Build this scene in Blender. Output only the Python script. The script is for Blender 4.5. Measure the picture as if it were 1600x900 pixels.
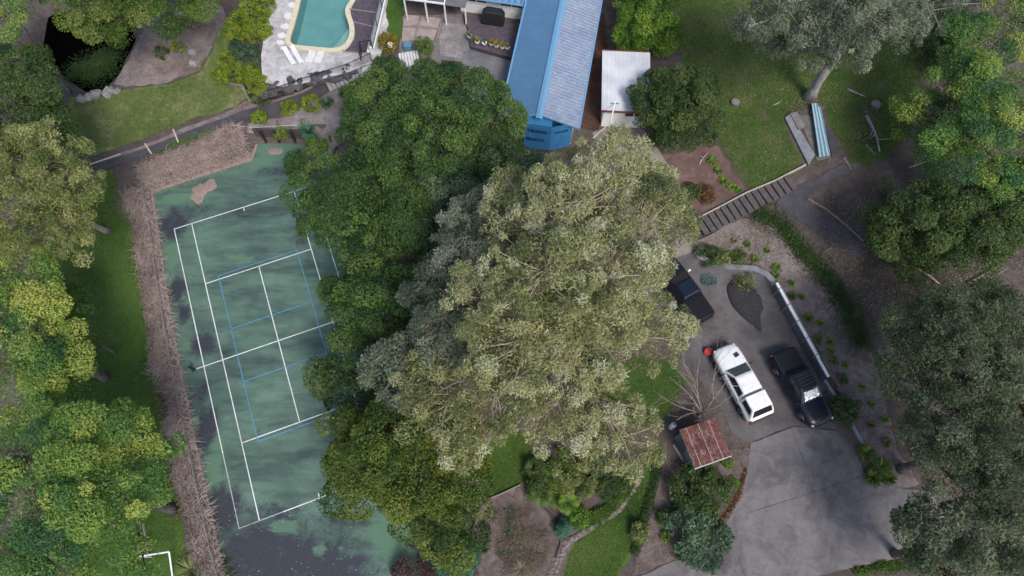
import bpy, bmesh, math, random
import numpy as np
from mathutils import Vector, Matrix, noise as mnoise
from mathutils.geometry import delaunay_2d_cdt

for o in list(bpy.data.objects): bpy.data.objects.remove(o)
SC = bpy.context.scene
COL = SC.collection
R = math.radians
random.seed(7); RNG = np.random.default_rng(11)

# ------------------------------------------------------------------ camera
F, CZ, PITCH = 1085.0, 48.76, R(22.13)
cam = bpy.data.cameras.new('camera'); camo = bpy.data.objects.new('camera', cam); COL.objects.link(camo)
camo.location = (0, 0, CZ); camo.rotation_euler = (PITCH, 0, 0)
cam.sensor_width = 36.0; cam.lens = 36.0*F/1600.0; cam.clip_end = 3000
SC.camera = camo
# ------------------------------------------------------------------ sky and sun (soft, hazy late light)
SUN_EL, SUN_AZ = R(52), R(150)          # azimuth measured from +Y towards +X
wd = bpy.data.worlds.new('World'); SC.world = wd; wd.use_nodes = True
nt = wd.node_tree; nt.nodes.clear()
sky = nt.nodes.new('ShaderNodeTexSky'); sky.sky_type = 'NISHITA'; sky.sun_disc = False
sky.sun_elevation = SUN_EL; sky.sun_rotation = SUN_AZ; sky.air_density = 1.0; sky.dust_density = 2.0; sky.ozone_density = 1.0
bg = nt.nodes.new('ShaderNodeBackground'); bg.inputs[1].default_value = 0.098
wo = nt.nodes.new('ShaderNodeOutputWorld')
nt.links.new(sky.outputs[0], bg.inputs[0]); nt.links.new(bg.outputs[0], wo.inputs[0])
sl = bpy.data.lights.new('sun', 'SUN'); sl.energy = 1.5; sl.angle = R(18); sl.color = (1.0, 0.955, 0.89)
so = bpy.data.objects.new('sun', sl); COL.objects.link(so)
sd = Vector((math.sin(SUN_AZ)*math.cos(SUN_EL), math.cos(SUN_AZ)*math.cos(SUN_EL), math.sin(SUN_EL)))
so.rotation_euler = (-sd).to_track_quat('-Z', 'Y').to_euler(); so.location = sd*150
vs = SC.view_settings; vs.view_transform = 'Standard'; vs.look = 'None'; vs.gamma = 1; vs.use_curve_mapping = False
vs.exposure = 0.98
SC.cycles.max_bounces = 5; SC.cycles.diffuse_bounces = 3; SC.cycles.transparent_max_bounces = 8
SC.cycles.use_denoising = True

# ------------------------------------------------------------------ survey: pixel of the photo -> point at a height
_c, _s = math.cos(PITCH), math.sin(PITCH)
def ray(px, py):
    r = (px-800)/F; u = (450-py)/F
    return Vector((r, u*_c+_s, u*_s-_c))
def at(px, py, z=0.0):
    d = ray(px, py); t = (CZ-z)/-d.z
    return Vector((d.x*t, d.y*t, z))
def mpp(px, py, z=0.0):                       # metres per photo pixel at that height
    d = ray(px, py); return ((CZ-z)/-d.z)/F
CYAW = R(20.65)
def cu(u, v, z=0.0):                          # tennis court coordinates (m) -> world
    X = 1.003*u-16.059; Y = -v+32.582
    return Vector((math.cos(CYAW)*X-math.sin(CYAW)*Y, math.sin(CYAW)*X+math.cos(CYAW)*Y, z))

# ------------------------------------------------------------------ terrain
CTRL = [(250,300,0),(300,500,0),(350,700,0),(370,850,0),(450,450,0),(500,600,0),(500,800,0),(600,700,0),(600,500,0),(560,330,0),(640,860,0),(440,300,0),(330,340,0),
 (150,550,-.2),(60,600,-.4),(180,380,0.1),(60,350,-.1),(120,760,-.4),(0,880,-.8),(240,880,-.3),(200,300,.25),(60,200,.2),
 (280,180,1.2),(180,200,.7),(120,140,.3),(100,60,.2),(30,30,.3),(260,90,1.5),(330,30,1.9),(200,20,.6),(350,120,1.6),(340,170,1.3),
 (160,258,.45),(225,238,.65),(300,212,.95),(390,183,1.4),(430,190,1.5),(470,190,1.5),(480,155,1.8),(520,130,2.2),(560,110,2.6),(600,98,2.9),(500,200,1.5),(540,180,1.8),(560,210,1.2),
 (420,20,2.9),(420,90,2.8),(470,100,2.95),(520,110,2.9),(500,20,3),(600,30,3),(560,60,3),(600,0,3),
 (640,100,3),(650,40,3.2),(700,60,3.2),(720,130,3.1),(660,150,2.8),(760,120,3.1),(780,60,3.2),(850,60,3.2),(850,150,3.0),(900,80,3.1),(760,200,2.4),(640,210,1.8),(700,280,1.2),(640,330,.4),(700,400,.4),(780,300,1.0),
 (940,150,3),(980,190,2.8),(960,230,2.5),(1010,250,2.2),(1040,300,1.6),(1060,350,.9),(880,230,2.6),(900,300,1.8),(960,340,1.2),(880,400,.7),(800,450,.4),
 (1000,60,3.1),(1050,100,3.1),(1100,60,3.2),(1200,40,3.4),(1300,40,3.7),(1420,60,3.8),(1100,150,2.9),(1060,210,2.6),(1150,200,2.9),(1200,260,2.7),(1130,270,2.4),(1100,310,1.8),(1080,330,1.2),
 (1250,220,2.9),(1310,255,2.8),(1350,180,3.2),(1240,285,2.5),(1200,302,2.0),(1160,322,1.45),(1120,342,.95),(1090,358,.5),
 (1150,370,1.1),(1190,365,1.7),(1230,330,2.3),(1300,350,2.5),(1400,330,2.7),(1500,300,3),(1590,200,3.4),(1590,400,3),
 (1060,420,.25),(1100,410,.3),(1150,440,.2),(1200,470,.15),(1250,560,.1),(1280,640,.05),(1100,520,.1),(1150,600,.05),
 (1232,425,1.5),(1272,482,1.6),(1312,560,1.5),(1347,640,1.1),(1390,720,.8),(1320,440,2.0),(1380,540,2.2),(1430,640,2.0),(1480,720,1.4),(1400,430,2.4),(1500,500,2.6),(1580,600,2.6),(1550,760,1.6),
 (1200,750,0),(1300,800,0),(1400,810,.05),(1450,830,.1),(1250,880,-.05),(1100,880,-.05),(1560,880,.6),(1430,890,.3),
 (1100,700,.1),(1080,780,.15),(1050,830,.1),(1000,700,.3),(1030,600,.3),(980,600,.4),(900,600,.45),(950,830,.05),(900,700,.4),(850,760,.4),(790,720,.3),(740,760,.1),(800,840,.1),(850,880,.1),(700,880,0),(700,600,.2),(760,540,.35),(960,480,.35),(1000,400,.4)]
_cp = np.array([at(a, b, z)[:2] for a, b, z in CTRL]); _cz = np.array([c for _, _, c in CTRL])
def pip(x, y, poly):                              # vectorised point in polygon
    x = np.asarray(x); y = np.asarray(y); ins = np.zeros(x.shape, bool); n = len(poly)
    for i in range(n):
        x0, y0 = poly[i]; x1, y1 = poly[(i+1) % n]
        if y0 == y1: continue
        c = ((y0 > y) != (y1 > y)) & (x < (x1-x0)*(y-y0)/(y1-y0)+x0)
        ins ^= c
    return ins
def pdist(x, y, poly):
    x = np.asarray(x, float); y = np.asarray(y, float); d = np.full(x.shape, 1e9); n = len(poly)
    for i in range(n):
        x0, y0 = poly[i]; x1, y1 = poly[(i+1) % n]; dx, dy = x1-x0, y1-y0; l = dx*dx+dy*dy+1e-12
        t = np.clip(((x-x0)*dx+(y-y0)*dy)/l, 0, 1)
        d = np.minimum(d, np.hypot(x-x0-t*dx, y-y0-t*dy))
    return d
def sdist(x, y, poly):
    d = pdist(x, y, poly); return np.where(pip(x, y, poly), -d, d)
COURT_PX = [(238,299),(300,278),(395,247),(403,224),(478,225)]
COURT_POLY = [at(*p)[:2] for p in COURT_PX] + [at(530,233)[:2], cu(13.2,-3.2)[:2], cu(13.2,31.5)[:2], cu(-2.2,31.5)[:2]] + [at(*p)[:2] for p in [(372,930),(345,862),(322,760),(300,655),(280,560),(262,455),(250,370)]]
POOL_PX = [(478,-40),(470,-2),(461,35),(452,62),(455,70),(464,73),(500,76),(520,78),(533,75),(542,68),(547,58),(548,46),(545,34),(541,24),(541,14),(547,4),(556,-8),(566,-40)]
POOL_Z = 3.0
POOL_POLY = [at(a, b, POOL_Z)[:2] for a, b in POOL_PX]
POND_PX = [(70,20),(110,10),(200,30),(215,55),(205,85),(185,120),(160,140),(130,142),(100,120),(75,100),(62,70)]
POND_POLY = [at(a, b, 0)[:2] for a, b in POND_PX]
def _ss(t): t = np.clip(t, 0, 1); return t*t*(3-2*t)
def H(x, y):
    x = np.asarray(x, float); y = np.asarray(y, float); sh = x.shape; x = x.ravel(); y = y.ravel()
    out = np.empty(len(x))
    for i in range(0, len(x), 20000):
        xs, ys = x[i:i+20000], y[i:i+20000]
        d2 = (xs[:, None]-_cp[:, 0])**2+(ys[:, None]-_cp[:, 1])**2
        w = np.exp(-d2/(2*2.6**2))+1e-3/(1+d2/30)**2
        z = (w*_cz).sum(1)/w.sum(1)
        d = sdist(xs, ys, COURT_POLY); k = _ss((d-0.10)/0.75)
        z = z*k+(-0.06)*(1-k)
        d = sdist(xs, ys, POND_POLY); k = _ss((d+1.0)/1.8); z = z*k+(-1.0)*(1-k)
        d = sdist(xs, ys, POOL_POLY); k = _ss((d-0.5)/0.3); z = z*k+(POOL_Z-1.9)*(1-k)
        out[i:i+20000] = z
    return out.reshape(sh)
def h1(x, y): return float(H(np.array([x]), np.array([y]))[0])
def G(px, py):                                  # where the view ray of a photo pixel meets the terrain
    z = 0.5
    for _ in range(9):
        p = at(px, py, z); z = 0.5*z+0.5*h1(p.x, p.y)
    p = at(px, py, z); p.z = h1(p.x, p.y); return p

# ------------------------------------------------------------------ materials
MATS = {}
def _nt(name):
    m = bpy.data.materials.new(name); m.use_nodes = True; t = m.node_tree; t.nodes.clear()
    o = t.nodes.new('ShaderNodeOutputMaterial'); return m, t, o
def N(t, ty, **kw):
    n = t.nodes.new(ty)
    for k, v in kw.items(): setattr(n, k, v)
    return n
def ramp(t, fac, stops):
    r = N(t, 'ShaderNodeValToRGB'); e = r.color_ramp.elements
    while len(e) < len(stops): e.new(0.5)
    for el, (p, c) in zip(e, stops): el.position = p; el.color = (*c, 1)
    t.links.new(fac, r.inputs[0]); return r.outputs[0]
def noise(t, vec, scale, detail=4, rough=.55, dist=0.0):
    n = N(t, 'ShaderNodeTexNoise'); n.inputs['Scale'].default_value = scale; n.inputs['Detail'].default_value = detail
    n.inputs['Roughness'].default_value = rough; n.inputs['Distortion'].default_value = dist
    if vec is not None: t.links.new(vec, n.inputs['Vector'])
    return n.outputs['Fac']
def mathn(t, op, a, b=None, clamp=False):
    n = N(t, 'ShaderNodeMath', operation=op); n.use_clamp = clamp
    for i, v in enumerate((a, b)):
        if v is None: continue
        if isinstance(v, (int, float)): n.inputs[i].default_value = v
        else: t.links.new(v, n.inputs[i])
    return n.outputs[0]
def mixc(t, fac, a, b, mode='MIX'):
    n = N(t, 'ShaderNodeMix', data_type='RGBA', blend_type=mode)
    if isinstance(fac, (int, float)): n.inputs[0].default_value = fac
    else: t.links.new(fac, n.inputs[0])
    for i, v in ((6, a), (7, b)):
        if isinstance(v, tuple): n.inputs[i].default_value = (*v, 1)
        else: t.links.new(v, n.inputs[i])
    return n.outputs[2]
def pos(t, stretch=None, rot=0):
    g = N(t, 'ShaderNodeNewGeometry').outputs['Position']
    if stretch is None: return g
    m = N(t, 'ShaderNodeMapping'); m.inputs['Rotation'].default_value = (0, 0, rot); m.inputs['Scale'].default_value = stretch
    t.links.new(g, m.inputs[0]); return m.outputs[0]
def finish(m, t, o, col, rough=.8, bump=None, bstr=.3, bdist=.05, metal=0, spec=.4, coat=0):
    b = N(t, 'ShaderNodeBsdfPrincipled')
    if isinstance(col, tuple): b.inputs['Base Color'].default_value = (*col, 1)
    else: t.links.new(col, b.inputs['Base Color'])
    if isinstance(rough, (int, float)): b.inputs['Roughness'].default_value = rough
    else: t.links.new(rough, b.inputs['Roughness'])
    b.inputs['Metallic'].default_value = metal; b.inputs['Specular IOR Level'].default_value = spec
    b.inputs['Coat Weight'].default_value = coat
    if bump is not None:
        n = N(t, 'ShaderNodeBump'); n.inputs['Strength'].default_value = bstr; n.inputs['Distance'].default_value = bdist
        t.links.new(bump, n.inputs['Height']); t.links.new(n.outputs[0], b.inputs['Normal'])
    t.links.new(b.outputs[0], o.inputs[0]); return m
def surf(name, c1, c2, scale=3., rough=.8, bstr=.3, bdist=.02, metal=0, spec=.4, fine=25., coat=0):
    """two-tone weathered surface"""
    if name in MATS: return MATS[name]
    m, t, o = _nt(name); p = pos(t)
    a = noise(t, p, scale, 6, .65); f = noise(t, p, fine, 3, .7)
    k = mathn(t, 'ADD', mathn(t, 'MULTIPLY', a, .7), mathn(t, 'MULTIPLY', f, .3))
    col = ramp(t, k, [(.33, c1), (.66, c2)])
    MATS[name] = finish(m, t, o, col, rough, f, bstr, bdist, metal, spec, coat); return m
def leafmat(name, stops, trans=.3, rough=.55):
    """foliage: colour by the per-leaf 'tint' value"""
    if name in MATS: return MATS[name]
    m, t, o = _nt(name)
    a = N(t, 'ShaderNodeAttribute', attribute_name='tint')
    n = len(stops); col = ramp(t, a.outputs['Fac'], [(i/(n-1), c) for i, c in enumerate(stops)])
    b = N(t, 'ShaderNodeBsdfPrincipled'); t.links.new(col, b.inputs['Base Color']); b.inputs['Roughness'].default_value = rough
    b.inputs['Specular IOR Level'].default_value = .3
    tr = N(t, 'ShaderNodeBsdfTranslucent'); t.links.new(mixc(t, .35, col, (.30, .36, .04), 'MIX'), tr.inputs[0])
    mx = N(t, 'ShaderNodeMixShader'); mx.inputs[0].default_value = trans
    t.links.new(b.outputs[0], mx.inputs[1]); t.links.new(tr.outputs[0], mx.inputs[2]); t.links.new(mx.outputs[0], o.inputs[0])
    MATS[name] = m; return m

# ------------------------------------------------------------------ object helpers
def tag(o, label=None, cat=None, group=None, kind=None):
    if label: o['label'] = label
    if cat: o['category'] = cat
    if group: o['group'] = group
    if kind: o['kind'] = kind
    return o
def empty(name, loc, rz=0.0, label=None, cat=None, group=None):
    o = bpy.data.objects.new(name, None); COL.objects.link(o); o.location = loc; o.rotation_euler = (0, 0, rz)
    o.empty_display_size = .2
    return tag(o, label, cat, group)
def link(name, me, mat, parent=None):
    if mat is not None and not me.materials: me.materials.append(mat)
    o = bpy.data.objects.new(name, me); COL.objects.link(o)
    if parent is not None: o.parent = parent
    return o
class MB:
    def __init__(s): s.v = []; s.f = []
    def add(s, vs, fs):
        n = len(s.v); s.v += [tuple(v) for v in vs]; s.f += [tuple(i+n for i in f) for f in fs]; return s
    def box(s, c, sz, rz=0.0, rx=0.0, ry=0.0):
        x, y, z = sz[0]/2, sz[1]/2, sz[2]/2
        M = Matrix.Translation(c) @ Matrix.Rotation(rz, 4, 'Z') @ Matrix.Rotation(ry, 4, 'Y') @ Matrix.Rotation(rx, 4, 'X')
        vs = [M @ Vector((a*x, b*y, d*z)) for d in (-1, 1) for b in (-1, 1) for a in (-1, 1)]
        return s.add(vs, [(0,2,3,1),(4,5,7,6),(0,1,5,4),(2,6,7,3),(0,4,6,2),(1,3,7,5)])
    def bar(s, a, b, w, h=None):
        """rectangular bar from a to b"""
        a = Vector(a); b = Vector(b); d = b-a; h = h or w; L = d.length
        if L < 1e-6: return s
        q = d.to_track_quat('X', 'Z').to_matrix().to_4x4(); M = Matrix.Translation((a+b)/2) @ q
        vs = [M @ Vector((i*L/2, j*w/2, k*h/2)) for k in (-1, 1) for j in (-1, 1) for i in (-1, 1)]
        return s.add(vs, [(0,2,3,1),(4,5,7,6),(0,1,5,4),(2,6,7,3),(0,4,6,2),(1,3,7,5)])
    def tube(s, pts, rads, n=6, cap=True):
        pts = [Vector(p) for p in pts]; k = len(pts)
        if isinstance(rads, (int, float)): rads = [rads]*k
        up = Vector((0.31, 0.2, 0.93)).normalized(); vs = []
        for i, p in enumerate(pts):
            d = (pts[min(i+1, k-1)]-pts[max(i-1, 0)]);
            if d.length < 1e-9: d = Vector((0, 0, 1))
            d.normalize(); a = d.cross(up)
            if a.length < .05: a = d.cross(Vector((1, 0, 0)))
            a.normalize(); b = d.cross(a)
            for j in range(n):
                t = 2*math.pi*j/n; vs.append(p+(a*math.cos(t)+b*math.sin(t))*rads[i])
        fs = [(i*n+j, i*n+(j+1) % n, (i+1)*n+(j+1) % n, (i+1)*n+j) for i in range(k-1) for j in range(n)]
        if cap: fs += [tuple(range(n))[::-1], tuple((k-1)*n+j for j in range(n))]
        return s.add(vs, fs)
    def lathe(s, c, prof, n=14):
        """profile [(r,z)] turned about a vertical axis at c"""
        c = Vector(c); vs = []; k = len(prof)
        for r, z in prof:
            for j in range(n):
                t = 2*math.pi*j/n; vs.append((c.x+r*math.cos(t), c.y+r*math.sin(t), c.z+z))
        fs = [(i*n+j, i*n+(j+1) % n, (i+1)*n+(j+1) % n, (i+1)*n+j) for i in range(k-1) for j in range(n)]
        fs += [tuple(range(n))[::-1], tuple((k-1)*n+j for j in range(n))]
        return s.add(vs, fs)
    def prism(s, poly, z0, z1):
        n = len(poly)
        vs = [(p[0], p[1], z0) for p in poly]+[(p[0], p[1], z1) for p in poly]
        return s.add(vs, [tuple(range(n))[::-1], tuple(range(n, 2*n))]+[(i, (i+1) % n, n+(i+1) % n, n+i) for i in range(n)])
    def slab(s, quad, th):
        """thick sheet: quad of 3-D points, thickness downwards along its normal"""
        q = [Vector(p) for p in quad]; nrm = (q[1]-q[0]).cross(q[-1]-q[0]).normalized()
        if nrm.z < 0: nrm = -nrm
        lo = [p-nrm*th for p in q]; n = len(q)
        return s.add(q+lo, [tuple(range(n)), tuple(range(n, 2*n))[::-1]]+[(i, n+i, n+(i+1) % n, (i+1) % n) for i in range(n)])
    def mesh(s, name='mesh', smooth=False):
        me = bpy.data.meshes.new(name); me.from_pydata(s.v, [], s.f)
        b = bmesh.new(); b.from_mesh(me); bmesh.ops.recalc_face_normals(b, faces=b.faces); b.to_mesh(me); b.free()
        if smooth: me.shade_smooth()
        me.update(); return me
    def build(s, name, mat, parent=None, smooth=False, bevel=0, seg=2):
        o = link(name, s.mesh(name, smooth), mat, parent)
        if bevel:
            md = o.modifiers.new('bevel', 'BEVEL'); md.width = bevel; md.segments = seg; md.limit_method = 'ANGLE'; md.angle_limit = R(35)
        return o
def npmesh(name, V, Fq, tint=None, k=4):
    """fast mesh from numpy arrays; Fq is (n,k)"""
    me = bpy.data.meshes.new(name); V = np.asarray(V, np.float32); Fq = np.asarray(Fq, np.int32)
    me.vertices.add(len(V)); me.vertices.foreach_set('co', V.ravel())
    me.loops.add(Fq.size); me.loops.foreach_set('vertex_index', Fq.ravel())
    me.polygons.add(len(Fq)); me.polygons.foreach_set('loop_start', np.arange(0, Fq.size, k, dtype=np.int32))
    if tint is not None:
        at_ = me.attributes.new('tint', 'FLOAT', 'POINT'); at_.data.foreach_set('value', np.asarray(tint, np.float32))
    me.update(calc_edges=True); return me
def unit(a): return a/(np.linalg.norm(a, axis=-1, keepdims=True)+1e-9)
def leafmesh(name, C, Nn, L, W, tint, droop=0.0):
    """diamond leaves: centres C, normals Nn, lengths L, widths W"""
    n = len(C); rnd = RNG.normal(size=(n, 3))
    if droop: rnd[:, 2] -= droop
    a = unit(rnd-(rnd*Nn).sum(1, keepdims=True)*Nn); b = np.cross(Nn, a)
    L = np.broadcast_to(L, n)[:, None]; W = np.broadcast_to(W, n)[:, None]
    V = np.stack([C-a*L*.42-b*W*.5, C-a*L*.42+b*W*.5, C+a*L*.58], 1).reshape(-1, 3)
    return npmesh(name, V, np.arange(3*n).reshape(n, 3), np.repeat(np.clip(tint, 0, 1), 3), 3)
def sheet(name, outline, mat, zoff=.03, step=.7, jit=.12, world=False, flat=None, seed=0, kind='structure', edge=.4):
    """ground-following sheet inside an outline (photo pixels, or world xy when world=True)"""
    P = [Vector(p[:2]).to_3d() if world else G(*p) for p in outline]
    rr = random.Random(seed+len(outline)); pts = []
    for i, p in enumerate(P):
        q = P[(i+1) % len(P)]; d = (q-p).to_2d(); n = max(1, int(d.length/edge))
        nr = Vector((-d.y, d.x)); nr = nr.normalized() if nr.length > 0 else nr
        for k in range(n):
            t = k/n; w = p.to_2d()+d*t
            o = jit*(mnoise.noise(Vector((w.x*1.3, w.y*1.3, seed)))*1.6+rr.uniform(-.25, .25)) if jit else 0
            pts.append(w+nr*o)
    n = len(pts); poly = [tuple(p) for p in pts]
    xs = [p[0] for p in poly]; ys = [p[1] for p in poly]
    gx, gy = np.meshgrid(np.arange(min(xs), max(xs), step), np.arange(min(ys), max(ys), step)); gx = gx.ravel(); gy = gy.ravel()
    ok = sdist(gx, gy, poly) < -step*.35
    allp = pts+[Vector((a, b)) for a, b in zip(gx[ok], gy[ok])]
    vo, eo, fo, *_ = delaunay_2d_cdt(allp, [(i, (i+1) % n) for i in range(n)], [], 1, 1e-5)
    X = np.array([v.x for v in vo]); Y = np.array([v.y for v in vo])
    Z = (H(X, Y) if flat is None else np.full(len(X), flat))+zoff
    me = bpy.data.meshes.new(name); me.from_pydata([tuple(t) for t in zip(X, Y, Z)], [], [tuple(f) for f in fo])
    b = bmesh.new(); b.from_mesh(me); bmesh.ops.recalc_face_normals(b, faces=b.faces)
    if sum(f.normal.z for f in b.faces) < 0: bmesh.ops.reverse_faces(b, faces=b.faces)
    b.to_mesh(me); b.free(); me.shade_smooth()
    o = link(name, me, mat); return tag(o, kind=kind)
# ------------------------------------------------------------------ ground materials
def groundmat(name, dark, mid, lite, big=.35, patch=None, patch_at=(.52, .62), speck=None, bstr=.6, stretch=None, rot=0):
    m, t, o = _nt(name); p = pos(t); q = pos(t, stretch, rot) if stretch else p
    a = noise(t, q, big, 5, .6); b = noise(t, p, 2.3, 5, .7); f = noise(t, p, 14., 4, .75); g = noise(t, p, 45., 2, .7)
    k = mathn(t, 'ADD', mathn(t, 'ADD', mathn(t, 'MULTIPLY', a, .35), mathn(t, 'MULTIPLY', b, .3)), mathn(t, 'ADD', mathn(t, 'MULTIPLY', f, .22), mathn(t, 'MULTIPLY', g, .13)))
    col = ramp(t, k, [(.36, dark), (.5, mid), (.63, lite)])
    if patch: col = mixc(t, ramp(t, noise(t, p, .55, 6, .7, .4), [(patch_at[0], (0, 0, 0)), (patch_at[1], (1, 1, 1))]), col, patch)
    if speck: col = mixc(t, ramp(t, noise(t, p, 9., 2, .5), [(.68, (0, 0, 0)), (.72, (1, 1, 1))]), col, speck)
    MATS[name] = finish(m, t, o, col, .92, f, bstr, .06, spec=.2); return m
M_LITTER = groundmat('leaf_litter_ground', (0.04275, 0.0323, 0.0285), (0.095, 0.07505, 0.06745), (0.1615, 0.133, 0.1187), .3, (0.07125, 0.0684, 0.04275), (.55, .70))
M_STRAW = groundmat('straw_mulch', (.085, .066, .062), (.185, .149, .14), (.31, .258, .243), .5, (.115, .075, .065), (.54, .7))
M_MULCH = groundmat('dark_mulch', (.055, .040, .038), (.125, .095, .088), (.23, .185, .17), .6, (.06, .058, .042), (.58, .70), (.27, .23, .20))
M_REDSOIL = groundmat('red_soil', (.035, .018, .013), (.075, .04, .03), (.13, .075, .06), .5)
M_LAWN = groundmat('lawn_grass', (.025, .060, .011), (.052, .105, .019), (.092, .150, .033), .22, (.075, .085, .033), (.58, .76))
M_LAWN_UP = groundmat('lawn_worn', (.052, .086, .022), (.110, .152, .043), (.185, .215, .085), .25, (.23, .215, .12), (.52, .68))
M_LAWN_DK = groundmat('lawn_flowering', (.026, .050, .012), (.054, .090, .021), (.105, .130, .043), .3, (.115, .098, .058), (.52, .68), (.20, .21, .15))
def slabmat(name, dark, lite, stain, big=.25, crack=True, rough=.85):
    m, t, o = _nt(name); p = pos(t)
    a = noise(t, p, big, 6, .65, .6); b = noise(t, p, 1.6, 6, .7, .3); g = noise(t, p, 30., 3, .7)
    k = mathn(t, 'ADD', mathn(t, 'ADD', mathn(t, 'MULTIPLY', a, .5), mathn(t, 'MULTIPLY', b, .35)), mathn(t, 'MULTIPLY', g, .15))
    col = ramp(t, k, [(.36, dark), (.62, lite)])
    col = mixc(t, ramp(t, noise(t, p, .4, 5, .7, .8), [(.5, (0, 0, 0)), (.68, (.75, .75, .75))]), col, stain)
    MATS[name] = finish(m, t, o, col, rough, g, .25, .01, spec=.35); return m
M_CONC = slabmat('drive_concrete', (.095, .086, .087), (.212, .194, .195), (.074, .067, .070), .22)
M_ASPH = slabmat('old_asphalt', (.066, .060, .062), (.150, .135, .136), (.060, .055, .060), .35)
M_PATH = slabmat('path_asphalt', (0.044, 0.04, 0.0464), (0.084, 0.0784, 0.0864), (0.04, 0.0384, 0.044), .6)
M_CRAZY = slabmat('pale_rough_concrete', (.26, .245, .245), (.60, .575, .565), (.20, .185, .19), 1.1)
M_PATIO = slabmat('patio_concrete', (0.1224, 0.1116, 0.1116), (0.216, 0.198, 0.1944), (0.0792, 0.0756, 0.0864), .7)
M_TANDRIVE = slabmat('tan_drive_concrete', (0.168, 0.144, 0.128), (0.272, 0.24, 0.216), (0.136, 0.104, 0.092), .5)

# ------------------------------------------------------------------ terrain
gx = np.concatenate([[-500, -300, -160, -100, -75], np.arange(-62, 62.1, .45), [75, 100, 160, 300, 500]])
gy = np.concatenate([[-500, -250, -100, -40, -18], np.arange(-8, 66.1, .45), [74, 90, 140, 260, 500]])
XX, YY = np.meshgrid(gx, gy); ZZ = H(XX, YY)
ZZ += .05*np.sin(XX*.9+1.3*np.sin(YY*.7))*np.clip(sdist(XX.ravel(), YY.ravel(), COURT_POLY).reshape(XX.shape)-.8, 0, 1)*0
nx, ny = len(gx), len(gy)
V = np.stack([XX, YY, ZZ], -1).reshape(-1, 3); ii = np.arange(nx*ny).reshape(ny, nx)
FQ = np.stack([ii[:-1, :-1], ii[:-1, 1:], ii[1:, 1:], ii[1:, :-1]], -1).reshape(-1, 4)
ground = tag(link('ground', npmesh('ground', V, FQ), M_LITTER), kind='structure'); ground.data.shade_smooth()

# ------------------------------------------------------------------ tennis court
def courtmat():
    m, t, o = _nt('court_acrylic'); p = pos(t); q = pos(t, (.16, .62, 1), R(-17))
    a = noise(t, q, .9, 6, .62, .5); b = noise(t, p, .35, 5, .6, .8); f = noise(t, p, 9., 4, .7); s = noise(t, q, 2.6, 5, .65, .8)
    k = mathn(t, 'ADD', mathn(t, 'ADD', mathn(t, 'MULTIPLY', a, .45), mathn(t, 'MULTIPLY', b, .2)), mathn(t, 'ADD', mathn(t, 'MULTIPLY', s, .27), mathn(t, 'MULTIPLY', f, .08)))
    col = ramp(t, k, [(.37, (.029, .049, .044)), (.46, (.062, .108, .088)), (.55, (.098, .170, .131)), (.66, (.150, .240, .180))])
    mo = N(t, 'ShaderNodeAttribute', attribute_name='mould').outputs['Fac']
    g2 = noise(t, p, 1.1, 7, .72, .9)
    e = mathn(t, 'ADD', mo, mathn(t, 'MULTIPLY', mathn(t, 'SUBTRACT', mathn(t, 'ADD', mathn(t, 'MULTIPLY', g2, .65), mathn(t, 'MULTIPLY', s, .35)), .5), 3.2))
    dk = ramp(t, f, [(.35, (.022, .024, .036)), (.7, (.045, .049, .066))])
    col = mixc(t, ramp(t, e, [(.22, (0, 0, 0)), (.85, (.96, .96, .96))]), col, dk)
    lg = N(t, 'ShaderNodeAttribute', attribute_name='moss').outputs['Fac']
    e2 = mathn(t, 'ADD', lg, mathn(t, 'MULTIPLY', mathn(t, 'SUBTRACT', s, .5), 1.8))
    col = mixc(t, ramp(t, e2, [(.40, (0, 0, 0)), (.7, (.8, .8, .8))]), col, (.095, .185, .12))
    return finish(m, t, o, col, .75, f, .15, .005, spec=.4)
court = sheet('tennis_court', [Vector((a, b, 0)) for a, b in COURT_POLY], courtmat(), .0, .42, .03, world=True, flat=0.0)
def blobs(obj, name, lst):
    me = obj.data; n = len(me.vertices); co = np.empty(n*3); me.vertices.foreach_get('co', co); co = co.reshape(-1, 3)
    val = np.zeros(n)
    for px, py, rx, ry, st in lst:
        c = at(px, py, 0); s = mpp(px, py); val = np.maximum(val, st*np.clip(1.6-np.hypot((co[:, 0]-c.x)/(rx*s), (co[:, 1]-c.y)/(ry*s)), 0, 1))
    a = me.attributes.new(name, 'FLOAT', 'POINT'); a.data.foreach_set('value', val.astype(np.float32))
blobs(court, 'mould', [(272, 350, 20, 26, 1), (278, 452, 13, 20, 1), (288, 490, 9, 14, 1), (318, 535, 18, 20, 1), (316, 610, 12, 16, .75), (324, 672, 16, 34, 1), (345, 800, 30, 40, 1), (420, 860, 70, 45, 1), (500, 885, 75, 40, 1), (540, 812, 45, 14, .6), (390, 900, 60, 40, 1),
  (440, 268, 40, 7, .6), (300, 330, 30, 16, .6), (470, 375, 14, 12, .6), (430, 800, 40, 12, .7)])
blobs(court, 'moss', [(275, 310, 26, 10, .9), (268, 400, 12, 24, 1), (285, 545, 10, 20, .8), (335, 720, 14, 40, .9), (390, 255, 60, 8, .7), (445, 825, 24, 12, .9), (500, 858, 10, 10, .8), (375, 405, 24, 8, .8), (620, 835, 50, 35, .9), (430, 235, 40, 14, .9), (300, 660, 10, 20, .7), (535, 862, 8, 10, .7)])
def paint(name, c, wear):
    m, t, o = _nt(name); p = pos(t); a = noise(t, p, 6., 4, .7); b = noise(t, p, .5, 3, .6)
    k = mathn(t, 'ADD', mathn(t, 'MULTIPLY', a, .6), mathn(t, 'MULTIPLY', b, .4))
    col = ramp(t, k, [(.35, tuple(x*wear for x in c)), (.55, c)]); return finish(m, t, o, col, .7)
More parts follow.
